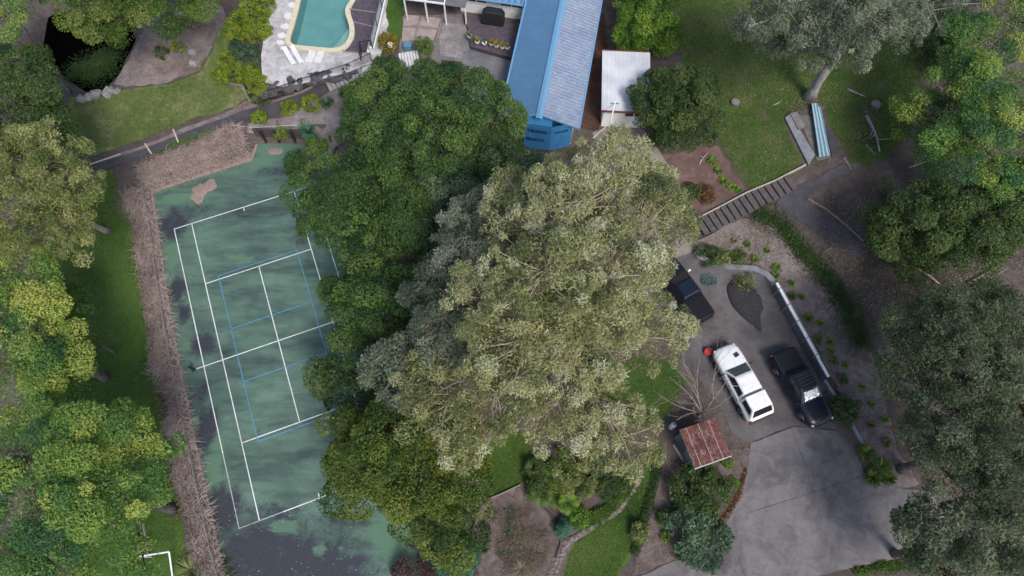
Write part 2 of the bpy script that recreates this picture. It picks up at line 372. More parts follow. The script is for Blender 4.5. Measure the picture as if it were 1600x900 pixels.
M_LINE = paint('court_white_paint', (.74, .76, .76), .6); M_LINEF = paint('court_worn_paint', (.42, .44, .46), .35); M_BLUEL = paint('court_blue_paint', (.10, .28, .50), .55)
def cline(u0, v0, u1, v1, m=None, w=.07, z=.004):
    a, b = cu(u0, v0), cu(u1, v1); d = (b-a).normalized(); n = Vector((-d.y, d.x, 0))*w/2
    a -= d*w/2; b += d*w/2
    mb = MB(); k = max(1, int((b-a).length/2))
    vs = []
    for i in range(k+1):
        p = a+(b-a)*i/k; vs += [p-n, p+n]
    mb.add([(v.x, v.y, z) for v in vs], [(2*i, 2*i+2, 2*i+3, 2*i+1) for i in range(k)])
    return mb.build('court_line', m or M_LINE, court)
for a in [(0, 0, 10.97, 0), (1.37, .043, 1.37, 23.727), (9.6, .043, 9.6, 23.727), (1.42, 5.485, 9.55, 5.485), (5.485, 5.53, 5.485, 18.24), (1.42, 18.285, 9.55, 18.285)]: cline(*a)
cline(0, .09, 0, 18.5); cline(10.97, .09, 10.97, 23.68); cline(3.0, 23.77, 10.97, 23.77)
cline(0, 18.6, 0, 23.68, M_LINEF, .07); cline(0, 23.77, 2.9, 23.77, M_LINEF, .06)
cline(-.5, 11.885, 11.4, 11.885, z=.008); cline(5.485, .13, 5.485, .3); cline(5.485, 23.64, 5.485, 23.45)
U0, U1, V0, V1 = 2.435, 8.535, 5.18, 18.59
for a in [(U0, V0, U1, V0), (U0, V1, U1, V1), (U0, V0+.04, U0, V1-.04), (U1, V0+.04, U1, V1-.04), (U0+.05, 9.75, U1-.05, 9.75), (U0+.05, 14.02, U1-.05, 14.02)]: cline(*a, M_BLUEL, .06, .012)

# ------------------------------------------------------------------ lawns, beds, drives and paths
sheet('lawn', [(175,262),(182,330),(212,362),(222,450),(235,560),(250,650),(265,720),(280,800),(300,905),(120,905),(60,700),(70,480),(60,400),(130,330)], M_LAWN, .03, seed=1)
sheet('lawn', [(112,152),(165,150),(200,140),(260,133),(312,114),(332,80),(345,30),(366,30),(352,100),(343,126),(378,137),(385,152),(368,166),(320,181),(250,205),(190,228),(150,243),(115,238),(90,190)], M_LAWN_UP, .035, seed=2)
sheet('garden_bed', [(178,132),(205,85),(235,30),(270,5),(335,-10),(352,20),(332,75),(312,110),(260,130),(205,137)], M_STRAW, .05, jit=.2, seed=3)
sheet('lawn', [(1055,-30),(1058,60),(1075,112),(1112,200),(1128,228),(1165,292),(1190,292),(1252,260),(1248,235),(1224,190),(1232,168),(1282,158),(1300,200),(1330,255),(1365,262),(1420,215),(1440,100),(1450,-30)], M_LAWN_DK, .03, jit=.3, seed=4)
sheet('lawn', [(940,580),(1000,555),(1062,572),(1072,600),(1042,652),(1000,668),(950,645)], M_LAWN, .03, seed=5)
sheet('lawn', [(1034,690),(1036,728),(1012,800),(986,868),(962,905),(872,905),(890,855),(928,828),(964,803),(988,770),(1002,735)], M_LAWN, .03, jit=.06, seed=6)
sheet('lawn', [(742,700),(790,660),(826,680),(838,735),(812,757),(758,780),(736,735)], M_LAWN, .03, jit=.04, seed=7)
sheet('garden_bed', [(760,783),(812,761),(846,790),(872,825),(876,860),(860,910),(745,910),(738,850),(742,805)], M_MULCH, .03, jit=.1, seed=8)
sheet('garden_bed', [(1082,382),(1130,352),(1200,335),(1238,395),(1290,440),(1330,500),(1365,560),(1385,640),(1400,700),(1440,760),(1392,762),(1352,712),(1322,640),(1300,590),(1262,520),(1214,440),(1182,414),(1120,398)], M_STRAW, .03, jit=.15, seed=9)
sheet('garden_bed', [(1038,690),(1050,735),(1110,745),(1140,700),(1172,700),(1166,742),(1148,792),(1118,850),(1040,880),(988,902),(1000,850),(1022,790)], M_MULCH, .03, jit=.15, seed=10)
sheet('garden_bed', [(905,20),(945,20),(950,80),(945,170),(935,205),(905,200),(915,100)], M_REDSOIL, .03, jit=.1, seed=11)
sheet('garden_bed', [(1020,240),(1062,240),(1120,225),(1165,296),(1110,325),(1078,345),(1060,290)], groundmat('pinkish_soil', (.07, .042, .038), (.135, .085, .075), (.21, .15, .13), .5), .03, jit=.2, seed=12)
drive = sheet('driveway', [(1173,693),(1240,666),(1305,672),(1334,700),(1350,740),(1392,762),(1458,768),(1480,850),(1405,872),(1330,887),(1230,912),(1100,915),(985,908),(1040,882),(1118,850),(1148,792),(1166,742)], M_CONC, .045, jit=.05, seed=13)
asph = sheet('driveway', [(1062,400),(1086,392),(1105,403),(1140,414),(1180,418),(1205,440),(1240,500),(1288,590),(1310,640),(1306,671),(1240,665),(1173,692),(1145,680),(1128,640),(1090,590),(1060,560),(1040,520),(1000,470),(1010,420)], M_ASPH, .04, jit=.08, seed=14)
sheet('driveway', [(925,207),(962,196),(996,192),(1030,235),(1050,272),(1080,350),(1088,390),(1060,402),(1008,425),(960,330)], M_TANDRIVE, .05, jit=.05, seed=15)
sheet('path_verge', [(150,252),(222,228),(300,196),(350,178),(384,158),(396,164),(430,157),(470,143),(500,128),(505,134),(470,150),(430,164),(385,176),(300,207),(222,238),(150,262)], M_STRAW, .045, .5, .06, seed=26)
sheet('path', [(145,258),(222,234),(300,203),(385,172),(430,161),(470,147),(505,130),(512,143),(478,163),(430,180),(395,190),(300,219),(225,245),(150,270)], M_PATH, .07, .5, .04, seed=16)
sheet('path', [(1225,300),(1262,284),(1318,254),(1328,268),(1270,300),(1262,316),(1300,345),(1350,378),(1346,404),(1300,378),(1250,348),(1212,322)], M_PATH, .06, .5, .15, seed=17)
sheet('garden_bed', [(1262,318),(1300,345),(1360,300),(1420,280),(1400,420),(1350,378)], M_LITTER, .03, jit=.4, seed=18)
sheet('pool_terrace', [at(a_, b_, 3.0) for a_, b_ in [(428,-40),(415,40),(408,90),(410,128),(440,136),(490,128),(545,113),(592,96),(612,40),(625,-40),(572,-40),(562,-8),(553,4),(547,14),(547,24),(551,34),(554,46),(553,60),(547,72),(536,80),(520,83),(500,81),(462,78),(449,73),(446,62),(455,35),(464,-2),(472,-40)]], M_CRAZY, .04, .5, .03, seed=19, flat=3.0, world=True)
sheet('court_verge', [(234,297),(300,274),(394,243),(396,247),(300,279),(238,300)], surf('tan_soil', (.20, .145, .115), (.34, .265, .22), 1.5, .95), .05, .5, .04, seed=27)
sheet('patio', [(628,26),(726,22),(738,72),(802,97),(790,172),(722,175),(690,160),(650,160),(622,110)], M_PATIO, .04, .6, .05, seed=20)
sheet('lawn', [(598,-20),(632,-20),(628,60),(618,72),(596,90),(606,40)], M_LAWN, .06, seed=21)
def joint(obj, a, b, w=.022, z=.052, mat=None):
    P = [G(a[0]+(b[0]-a[0])*t/12, a[1]+(b[1]-a[1])*t/12) for t in range(13)]; mb = MB(); d = (P[-1]-P[0]).normalized(); nn = Vector((-d.y, d.x, 0)); vs = []
    for p in P: k = w*random.uniform(.4, 1.1); vs += [p-nn*k+Vector((0, 0, z)), p+nn*k+Vector((0, 0, z))]
    mb.add(vs, [(2*i, 2*i+2, 2*i+3, 2*i+1) for i in range(12)]).build('joint', mat or M_PATH, obj)
joint(drive, (1236, 670), (1262, 738)); joint(drive, (1170, 801), (1262, 772)); joint(drive, (1262, 772), (1352, 742)); joint(drive, (1262, 738), (1270, 770), .02)
for (a, b) in [((1175, 691), (1208, 679)), ((1208, 679), (1240, 667)), ((1240, 667), (1305, 673))]: joint(asph, a, b, .035, .056)
sheet('garden_bed', [(388,196),(402,190),(440,184),(478,166),(515,143),(545,125),(590,128),(600,150),(560,215),(520,245),(488,240),(476,205),(430,206),(402,207),(385,206)], groundmat('mauve_gravel_soil', (.085, .072, .072), (.185, .16, .158), (.30, .27, .265), .6, (.13, .088, .08), (.58, .7)), .05, .5, .12, seed=28)
sheet('garden_bed', [(690,95),(721,97),(721,140),(688,140)], M_REDSOIL, .08, .5, .03, seed=29)
sheet('patio', [(692,36),(728,40),(738,74),(720,92),(688,88),(686,60)], slabmat('crazy_stone', (.15, .135, .13), (.34, .31, .30), (.12, .115, .12), 1.4), .07, .5, .05, seed=30)
sheet('garden_strip', [(1006,735),(992,768),(970,800),(946,817),(920,832),(900,848),(888,870),(880,905),(852,905),(864,872),(876,848),(900,836),(918,822),(942,808),(964,792),(985,762),(1000,735)], groundmat('tan_stony_soil', (.07, .055, .048), (.145, .118, .106), (.24, .205, .19), 1.2, (.13, .10, .085)), .05, .4, .10, seed=31)
# pond and pool water
mw, tw, ow = _nt('pond_water'); finish(mw, tw, ow, (.002, .002, .0015), .5, noise(tw, pos(tw), 3., 2), .05, .01, spec=.0)
sheet('pond', [Vector((a, b, 0)) for a, b in POND_POLY], mw, 0, 1.0, .1, world=True, flat=-.35, seed=3)
# ------------------------------------------------------------------ trees and shrubs
PAL = dict(
 camphor=[(.010,.027,.009),(.025,.055,.014),(.052,.088,.020),(.092,.122,.028)],
 camphor_blue=[(.014,.030,.020),(.032,.060,.034),(.060,.098,.055),(.095,.14,.08)],
 golden=[(.015,.036,.008),(.042,.074,.012),(.088,.115,.016),(.150,.158,.025)],
 gum=[(.050,.060,.026),(.110,.120,.046),(.185,.183,.085),(.29,.27,.165)],
 gum_grey=[(.038,.054,.036),(.075,.097,.063),(.125,.145,.098),(.19,.20,.145)],
 olive=[(.040,.058,.018),(.085,.105,.030),(.135,.150,.048),(.20,.20,.085)],
 yellow=[(.016,.050,.018),(.045,.095,.022),(.105,.150,.028),(.195,.205,.045)],
 lime=[(.025,.065,.008),(.055,.115,.012),(.095,.165,.018),(.15,.21,.03)],
 deep=[(.012,.030,.010),(.028,.056,.014),(.050,.082,.022),(.082,.112,.035)],
 dusk=[(.020,.034,.018),(.045,.066,.032),(.080,.102,.055),(.125,.135,.09)],
 hedge=[(.045,.080,.008),(.095,.145,.012),(.155,.20,.018),(.23,.25,.04)],
 bluegreen=[(.015,.055,.035),(.030,.095,.06),(.05,.14,.085),(.09,.18,.11)],
 fern=[(.020,.050,.010),(.050,.095,.016),(.095,.145,.024),(.15,.18,.045)],
 purple=[(.035,.018,.022),(.075,.035,.042),(.12,.06,.07),(.16,.09,.10)],
 rust=[(.07,.025,.012),(.14,.055,.022),(.19,.10,.04),(.22,.16,.07)],
 gold=[(.12,.09,.012),(.22,.16,.02),(.32,.23,.03),(.38,.30,.08)],
 dry=[(.10,.075,.05),(.18,.145,.10),(.26,.215,.16),(.33,.29,.22)])
def leafy(k): return leafmat('leaves_'+k, [tuple(min(.5, x*PGAIN.get(k, 1.5)) for x in c) for c in PAL[k]])
PGAIN = {'dry': 1.0, 'turf': 1.9, 'turfdry': 1.3, 'gold': 1.0, 'hedge': 1.5, 'lime': 1.6, 'rust': 1.0, 'purple': 1.0, 'gum': 2.05, 'fern': 1.3, 'yellow': 2.15, 'camphor': 1.9, 'camphor_blue': 1.8, 'golden': 1.5, 'olive': 1.8, 'gum_grey': 1.6, 'dusk': 1.6}
def barkmat(name, a, b):
    if name in MATS: return MATS[name]
    m, t, o = _nt(name); q = pos(t, (4, 4, 1)); k = noise(t, q, 2.2, 5, .7)
    MATS[name] = finish(m, t, o, ramp(t, k, [(.35, a), (.65, b)]), .9, k, .7, .05, spec=.2); return MATS[name]
BARK = barkmat('grey_brown_bark', (.07, .055, .048), (.20, .17, .15)); BARK_PALE = barkmat('pale_gum_bark', (.17, .15, .145), (.42, .39, .38)); BARK_TAN = barkmat('tan_gum_bark', (.26, .20, .155), (.50, .42, .36))
TWIGM = surf('dry_twig', (.14, .115, .10), (.33, .29, .26), 4., .9)
def curve3(a, b, sag=.15, n=5, wob=.12):
    a = Vector(a); b = Vector(b); L = (b-a).length; out = []
    o1 = Vector((random.gauss(0, 1), random.gauss(0, 1), random.gauss(0, .4)))*wob*L
    for i in range(n+1):
        t = i/n; p = a.lerp(b, t); p = p+o1*math.sin(math.pi*t)*.6; p.z += sag*L*math.sin(math.pi*t)
        out.append(p)
    return out
def sph(n, zmin=-1.0):
    z = RNG.uniform(zmin, 1, n); a = RNG.uniform(0, 2*np.pi, n); r = np.sqrt(1-z*z)
    return np.stack([r*np.cos(a), r*np.sin(a), z], 1)
def clumps_of(lobes, rc, k, zmin=-.25, inner=.72):
    C, D, S = [], [], []
    for i, (c, r) in enumerate(lobes):
        n = max(3, int(k*(r[0]*r[1]+r[0]*r[2]+r[1]*r[2])/3*4*math.pi*(1-zmin)/2/(rc*rc*2.2)))
        d = sph(n, zmin); p = c+d*r*RNG.uniform(.70, 1.12, (n, 1))
        ok = np.ones(n, bool)
        for j, (c2, r2) in enumerate(lobes):
            if j != i: ok &= (((p-c2)/r2)**2).sum(1) > inner**2
        C.append(p[ok]); D.append(unit(d/r)[ok]); S.append(np.full(ok.sum(), i))
    return np.concatenate(C), np.concatenate(D), np.concatenate(S)
def foliage(C, D, rc, dens, leaf, flat=.75, var=.35, up=.5, rnd=.6, tvar=.22, bias=0., droop=0., shell=.5, cb=0.):
    """leaves of clumps at C facing D: returns a mesh"""
    n = len(C); R_ = rc*RNG.uniform(.45, 1.55, n); cnt = np.maximum(4, (dens*R_*R_*RNG.uniform(.6, 1.3, n)).astype(int))
    idx = np.repeat(np.arange(n), cnt); m = len(idx); d = unit(RNG.normal(size=(m, 3)))
    h = D[idx]*.8+np.array([0, 0, .6]); s = (d*h).sum(1); d = np.where((s < -.15)[:, None], -d, d)
    P = C[idx]+d*(R_[idx]*(shell+(1-shell)*RNG.random(m)**.6))[:, None]*np.column_stack([RNG.uniform(.75, 1.3, (n, 2)), np.full(n, flat)])[idx]
    Nn = unit(d*.55+np.array([0, 0, up])+RNG.normal(size=(m, 3))*rnd)
    ct = RNG.normal(0, tvar, n)+cb
    tint = .45+bias+ct[idx]+RNG.normal(0, .14, m)
    sz = RNG.uniform(.55, 1.5, m); L = leaf[0]*sz*RNG.uniform(.8, 1.25, m); W = leaf[1]*sz*RNG.uniform(.75, 1.2, m)
    return P, Nn, L, W, tint, droop
def lobe(px, py, z, rpx, fl=.6, asp=1.0):
    """crown lobe seen at a photo pixel, its centre z metres up, radius in photo pixels"""
    c = at(px, py, z); r = rpx*mpp(px, py, z)
    return (np.array(c[:]), np.array([r*asp, r/asp, r*fl]))
def tree(name, label, cat, base, lobes, pal, leaf=(.17, .11), rc=.75, dens=300, k=1.0, trunk=.3, bark=None, fork=.45, group=None, twigs=.35, lean=None, zmin=-.25, core=True, poke=0., **kw):
    b = G(*base) if not isinstance(base, Vector) else base
    bark = bark or BARK
    root = empty(name, b, 0, label, cat, group)
    L = [(l[0]-np.array(b[:]), l[1]) for l in lobes]
    C, D, S = clumps_of(L, rc, k, zmin)
    lbias = RNG.normal(0, .12, len(L))
    P, Nn, LL, W, T, dr = foliage(C, D, rc, dens, leaf, cb=lbias[S], **kw)
    if core:                                            # sparse leaves through the inside of the crown
        tot = sum(float(r[0]*r[1]*r[2]) for _, r in L)
        for c, r in L:
            n = int(len(P)*.16*float(r[0]*r[1]*r[2])/tot); d = sph(n)*(RNG.random((n, 1))**.5)*.85
            P = np.concatenate([P, c+d*r]); Nn = np.concatenate([Nn, unit(RNG.normal(size=(n, 3))+np.array([0, 0, .5]))])
            LL = np.concatenate([LL, np.full(n, leaf[0]*1.25)]); W = np.concatenate([W, np.full(n, leaf[1]*1.25)]); T = np.concatenate([T, RNG.normal(.4, .15, n)])
    link('crown', leafmesh('crown', P, Nn, LL, W, T, dr), leafy(pal) if isinstance(pal, str) else pal, root)
    cen = Vector(np.mean([c for c, _ in L], 0)); top = max(c[2] for c, _ in L)
    fk = Vector((cen.x*fork*.7, cen.y*fork*.7, top*fork)) if lean is None else Vector(lean)
    mb = MB(); tp = curve3((0, 0, -.25), fk, 0, 5, .03)
    mb.tube(tp, [trunk*1.35]+[trunk*(1-.45*i/5) for i in range(1, 6)], 9)
    mb.build('trunk', bark, root, smooth=True)
    lb = MB()
    for i, (c, r) in enumerate(L):
        e = Vector(c)+Vector((0, 0, r[2]*.25)); pts = curve3(fk-(fk*.04), e, .06, 5, .08); rr = trunk*.55*min(1, .5+r[0]/8)
        lb.tube(pts, [rr*(1-.75*q/5) for q in range(6)], 6, False)
        mine = np.where(S == i)[0]; RNG.shuffle(mine)
        for j in mine[:int(len(mine)*twigs)]:
            a = pts[random.choice((3, 4, 5))]; q = Vector(C[j]+D[j]*rc*poke); p2 = curve3(a, q, .04, 3, .12); r0 = max(.018, rr*.22)
            lb.tube(p2, [r0, r0*.8, r0*.55, r0*.25], 4, False)
    lb.build('branch', bark, root, smooth=True)
    return root
def shrub(name, label, cat, px, py, rpx, pal, h=None, leaf=(.10, .065), rc=None, dens=420, group=None, asp=1.0, lobes=1, sink=.25, root_pt=None, k=1.5, **kw):
    """low bush whose visible outline is centred on a photo pixel"""
    g = G(px, py); s = mpp(px, py, g.z); r = rpx*s; h = h or r*1.5
    b = at(px, py, g.z+h*.5); b.z = h1(b.x, b.y)
    root = empty(name, b, random.uniform(0, 6), label, cat, group); L = []
    if lobes == 1: L = [(np.array([0, 0, h*.5]), np.array([r*asp, r/asp, h*.5]))]
    else:
        for i in range(lobes):
            a = 2*math.pi*i/lobes+random.uniform(-.4, .4); q = r*random.uniform(.45, .62); hh = h*random.uniform(.35, .5)
            L.append((np.array([math.cos(a)*r*.5*asp, math.sin(a)*r*.5/asp, hh]), np.array([q, q, hh])))
    rc = rc or max(.12, r*.30)
    C, D, S = clumps_of(L, rc, k, -.6, .8)
    P, Nn, LL, W, T, dr = foliage(C, D, rc, dens, leaf, **kw)
    link('foliage', leafmesh('foliage', P, Nn, LL, W, T, dr), leafy(pal), root)
    mb = MB()
    for i in range(5):
        j = random.randrange(len(C)); mb.tube(curve3((random.uniform(-.06, .06), random.uniform(-.06, .06), -.1), Vector(C[j]), .1, 3, .1), [.035, .028, .02, .01], 5, False)
    mb.build('stem', BARK, root, smooth=True)
    return root
def rosette(name, label, cat, px, py, rpx, pal, n=26, w=.07, h=.5, group=None, nseg=3, arch=.45, stalk=0.0, pt=None):
    """strap leaves or fronds arching out from one root"""
    g = pt if pt is not None else G(px, py); r = rpx*mpp(px, py, g.z)
    root = empty(name, g, 0, label, cat, group); Vv, Ff, T = [], [], []
    for i in range(n):
        a = 2*math.pi*(i*.381966+random.uniform(-.03, .03)); Lh = r*random.uniform(.7, 1.08); el = random.uniform(.25, 1.0)
        tt = min(1, max(0, .45+random.gauss(0, .25))); b0 = len(Vv)
        for k in range(nseg+1):
            t = k/nseg; rad = Lh*t*(.35+.65*(1-el*.6)); z = stalk+h*(el*1.1*t+ (1-el)*.25*t)-arch*h*t*t*1.1
            ww = w*(.55+1.2*t-1.7*t*t+.05) if k < nseg else .006
            x, y = math.cos(a)*rad, math.sin(a)*rad; nx_, ny_ = -math.sin(a)*ww/2, math.cos(a)*ww/2
            Vv += [(x-nx_, y-ny_, z+.02), (x+nx_, y+ny_, z+.02)]; T += [tt, tt]
        Ff += [(b0+2*k, b0+2*k+2, b0+2*k+3, b0+2*k+1) for k in range(nseg)]
    link('leaves', npmesh('leaves', np.array(Vv), np.array(Ff), np.array(T)), leafy(pal), root)
    mb = MB().lathe((0, 0, -.06), [(.03+.04*stalk, 0), (.05+.05*stalk, .03), (.04+.03*stalk, .08+stalk), (.01, .11+stalk)], 7); mb.build('root_crown' if not stalk else 'stem', BARK, root, smooth=True)
    return root
def frond_palm(name, label, cat, px, py, rpx, pal, n=16, h=1.2, stalk=.6, group=None, leafl=.35, leafw=.06, pt=None, pairs=16):
    """feather fronds: rachis with paired leaflets"""
    g = pt if pt is not None else G(px, py); r = rpx*mpp(px, py, g.z+h)
    root = empty(name, g, 0, label, cat, group); C, Nn, Lx, T = [], [], [], []; V4 = []; TT = []; mb = MB()
    for i in range(n):
        a = 2*math.pi*(i*.381966)+random.uniform(-.1, .1); el = random.uniform(.1, 1); rl = random.uniform(.7, 1.15); pts = []
        for k in range(7):
            t = k/6; rad = r*rl*t*(.55+.45*(1-el)); z = stalk+h*(1.3*el+.35)*t-h*(.75+.35*el)*t*t
            pts.append(Vector((math.cos(a)*rad, math.sin(a)*rad, z)))
        mb.tube(pts, [.022, .02, .018, .015, .012, .008, .004], 4, False)
        tt = .45+random.gauss(0, .2)
        for k in range(pairs):
            t = .1+.9*k/pairs; q = t*6; j = min(5, int(q)); p = pts[j].lerp(pts[j+1], q-j); d = (pts[j+1]-pts[j]).normalized()
            s = d.cross(Vector((0, 0, 1))).normalized(); ll = leafl*math.sin(math.pi*min(1, .15+t*.85))+.05
            for sg in (-1, 1):
                e = p+(s*sg*.9+d*.45+Vector((0, 0, -.12)))*ll; w = d*leafw/2
                V4 += [p-w, p+w, e+w*.2, e-w*.2]; TT += [tt+random.gauss(0, .06)]*4
    link('fronds', npmesh('fronds', np.array([v[:] for v in V4]), np.arange(len(V4)).reshape(-1, 4), np.clip(np.array(TT), 0, 1)), leafy(pal), root)
    mb.lathe((0, 0, -.1), [(.16, 0), (.13, stalk*.5+.1), (.10, stalk+.1), (.02, stalk+.18)], 8); mb.build('trunk', BARK, root, smooth=True)
    return root
def bare_tree(name, label, base, tips, r0, hub, mat=None, sub=5, group=None, cat='tree', spread=.5):
    """leafless crown: limbs to given tips, each forking into twigs"""
    b = G(*base) if not isinstance(base, Vector) else base
    root = empty(name, b, 0, label, cat, group); hub = Vector(hub)
    MB().tube(curve3((0, 0, -.15), hub, 0, 4, .04), [r0*1.3, r0, r0*.92, r0*.85, r0*.8], 8).build('trunk', mat or TWIGM, root, smooth=True)
    lb = MB()
    for tp in tips:
        e = Vector(tp)-b; pts = curve3(hub*random.uniform(.75, 1.0), e, .08, 6, .08)
        lb.tube(pts, [r0*.55*(1-.82*q/6) for q in range(7)], 5, False)
        for s_ in range(sub):
            j = random.randint(2, 6); a = pts[j]; L = (e-hub).length*random.uniform(.2, .45)
            d = ((e-hub).normalized()+Vector((random.gauss(0, spread), random.gauss(0, spread), random.gauss(.1, spread*.6)))).normalized()
            p2 = curve3(a, a+d*L, .05, 3, .1); lb.tube(p2, [r0*.18, r0*.14, r0*.10, r0*.05], 4, False)
            for _ in range(2):
                q = p2[random.randint(1, 3)]; d2 = (d+Vector((random.gauss(0, .5), random.gauss(0, .5), random.gauss(0, .3)))).normalized()
                lb.tube([q, q+d2*L*.45], [r0*.09, r0*.04], 3, False)
    lb.build('branch', mat or TWIGM, root, smooth=True)
    return root
def under(lobes):
    c = np.mean([l[0] for l in lobes], 0); return Vector((c[0], c[1], h1(c[0], c[1])))
def LB(lst, fl=.6): return [lobe(a, b, z, r, fl) for a, b, z, r in lst]
CAM = dict(leaf=(.145, .085), rc=.78, dens=740, tvar=.19, k=.95, up=.55, rnd=.55, shell=.62, flat=.9)
l = LB([(590,165,9,45),(650,150,9.5,55),(720,160,9.5,52),(776,200,10,36),(680,205,11,52),(760,232,9,48),(600,225,9,48),(640,245,10,42),(560,210,7,35),(780,165,7,26)], .75)
tree('broadleaf_tree', 'broad dark green tree with rounded leaf clumps, between the pool steps and the blue roof', 'tree', under(l), l, 'camphor', **CAM)
l = LB([(515,290,8,44),(560,315,10,52),(600,350,9,45),(530,365,8,46),(500,330,7,33),(580,388,7,36),(620,300,8,38),(490,265,6,26)], .75)
tree('broadleaf_tree', 'dark green domed tree hanging over the top right corner of the tennis court', 'tree', under(l), l, 'camphor', **CAM)
l = LB([(665,300,7,40),(705,300,7,45),(745,325,7,42),(680,355,6,42),(640,395,5,42),(805,262,8,40),(720,272,8,35),(700,390,5,40),(760,280,7.5,36),(640,340,6,35)], .75)
tree('broadleaf_tree', 'bluish green tree in the hollow between the two dark domed trees', 'tree', under(l), l, 'camphor_blue', **CAM)
l = LB([(565,440,7,38),(610,468,8,50),(560,500,8,45),(620,530,7,45),(545,545,5,30),(655,440,6,36),(535,470,6,26),(660,500,6,35)], .75)
tree('broadleaf_tree', 'round dark green tree beside the middle of the tennis court', 'tree', under(l), l, 'camphor', **CAM)
l = LB([(530,590,5,34),(590,620,5,46),(550,630,5,40),(620,600,5,40),(640,640,5,40)], .75)
tree('broadleaf_tree', 'shaded deep green tree beside the court, just above the golden green tree', 'tree', under(l), l, 'deep', **CAM)
l = LB([(555,668,7,42),(620,680,9,55),(560,765,6,38),(650,735,9,60),(705,760,8,50),(712,812,7,38),(545,718,6,32),(690,700,8,42),(690,835,6,38),(640,785,7,42),(600,770,6,30)], .75)
tree('broadleaf_tree', 'golden green tree over the bottom right corner of the tennis court', 'tree', under(l), l, 'golden', **CAM)
GUM = dict(leaf=(.19, .055), rc=.50, dens=680, tvar=.27, rnd=.7, up=.45, droop=.6, shell=.2, flat=.9, twigs=.6, k=.85, poke=.85)
l = LB([(955,282,15,74),(885,335,16,82),(1000,335,15,75),(850,430,18,85),(950,440,17,88),(1008,425,13,40),(815,535,16,78),(700,635,12,70),(925,525,15,66),(1010,520,12,62),(775,615,13,58),(880,655,10,52),(965,685,9,62),(905,705,9,42),(735,690,11,40),(1082,510,10,18),(820,340,14,70),(1030,300,12,40),(940,620,9,34),(1055,345,11,32),(878,272,12,34),(660,600,12,46),(760,470,15,60)], .55)
tree('gum_tree', 'huge pale olive gum tree spreading across the middle of the garden', 'tree', (866, 592), l, 'gum', trunk=.42, bark=BARK_TAN, fork=.5, **GUM)
l = LB([(755,392,13,72),(712,512,12,70),(690,448,11.5,55),(625,582,11,48),(588,588,10,30),(790,330,12,50),(668,545,11,45),(735,345,11,36)], .55)
tree('gum_tree', 'greyer gum tree filling the left side of the huge pale one', 'tree', (742, 560), l, 'gum_grey', trunk=.30, bark=BARK_PALE, fork=.5, **GUM)
l = LB([(1215,15,15,58),(1290,35,15,58),(1345,25,14,58),(1255,75,12,40),(1395,20,13,45),(1185,45,12,34),(1325,80,12,36),(1300,-20,16,70),(1420,50,11,30),(1450,10,12,40),(1500,-20,12,40)], .55)
tree('gum_tree', 'tall grey green gum tree with twin pale trunks on the upper right lawn', 'tree', (1268, 152), l, 'gum_grey', trunk=.38, bark=BARK_PALE, fork=.55, **GUM)
l = LB([(60,255,11,66),(110,295,10,52),(40,330,11,62),(90,360,9,46),(15,270,11,60),(142,290,8,26),(115,390,8,28),(20,390,9,40)], .55)
tree('gum_tree', 'feathery olive gum tree with a bare leaning trunk beside the dead vines', 'tree', (168, 360), l, 'olive', trunk=.24, bark=BARK_TAN, **GUM)
YEL = dict(leaf=(.145, .075), rc=.78, dens=720, tvar=.24, shell=.45, flat=.6, k=.85, up=.65)
l = LB([(20,430,9,48),(50,480,9,46),(20,560,9,58),(80,560,8,48),(50,625,7,46),(110,600,6,36),(15,500,9,50)], .6)
tree('wattle_tree', 'yellow green layered tree at the left edge above the largest one', 'tree', under(l), l, 'yellow', **YEL)
l = LB([(85,480,6,30),(110,510,6,34),(125,545,5,26)], .6)
tree('wattle_tree', 'small mid green tree in front of the wooden bench on the left lawn', 'tree', under(l), l, 'fern', trunk=.12, **YEL)
l = LB([(60,705,9,56),(130,700,10,56),(200,690,9,46),(248,700,8,30),(60,780,10,66),(150,765,11,66),(222,758,9,44),(30,860,9,58),(120,860,9,56),(190,820,9,42),(232,892,7,34)], .6)
tree('wattle_tree', 'large yellow green tree filling the bottom left corner', 'tree', under(l), l, 'yellow', trunk=.34, **YEL)
l = LB([(170,12,8,52),(255,14,8,46),(318,-2,8,36),(120,8,8,40),(230,-25,9,60),(205,35,7,32)], .6)
tree('pond_tree', 'mid green tree overhanging the top of the dark pond', 'tree', (215, -35), l, 'fern', **YEL)
l = LB([(18,15,9,42),(-20,40,9,40)], .6)
tree('wattle_tree', 'bright yellow green tree in the top left corner', 'tree', under(l), l, 'yellow', trunk=.16, **YEL)
l = LB([(40,155,8,50),(72,205,7,42),(20,115,8,44),(60,235,6,32),(0,205,8,42)], .7)
tree('broadleaf_tree', 'deep green tree at the left edge below the pond', 'tree', under(l), l, 'deep', leaf=(.16, .09), rc=.65, dens=600)
l = LB([(1010,30,6,46),(990,58,5,28),(1036,58,5,28),(1015,-10,6,42)], .8)
tree('lime_tree', 'bright lime green dense tree behind the white roofed shed', 'tree', under(l), l, 'lime', leaf=(.15, .085), rc=.5, dens=720, trunk=.18)
l = LB([(1060,150,6.5,46),(1030,172,6,36),(1090,190,5,38),(1052,212,5,34),(1022,142,6,32),(1092,142,5,28)], .75)
tree('broadleaf_tree', 'compact dark green tree leaning over the white roofed shed', 'tree', under(l), l, 'deep', leaf=(.145, .08), rc=.5, dens=720, trunk=.2, bias=.08)
l = LB([(1530,60,9,48),(1585,35,9,48),(1500,130,9,52),(1560,140,10,58),(1450,182,7,40),(1520,230,9,56),(1592,220,9,48),(1480,265,7,38),(1562,275,8,46),(1410,190,6,28)], .6)
tree('wattle_tree', 'yellow green layered tree along the right edge of the upper lawn', 'tree', under(l), l, 'yellow', trunk=.3, bias=-.06, **YEL)
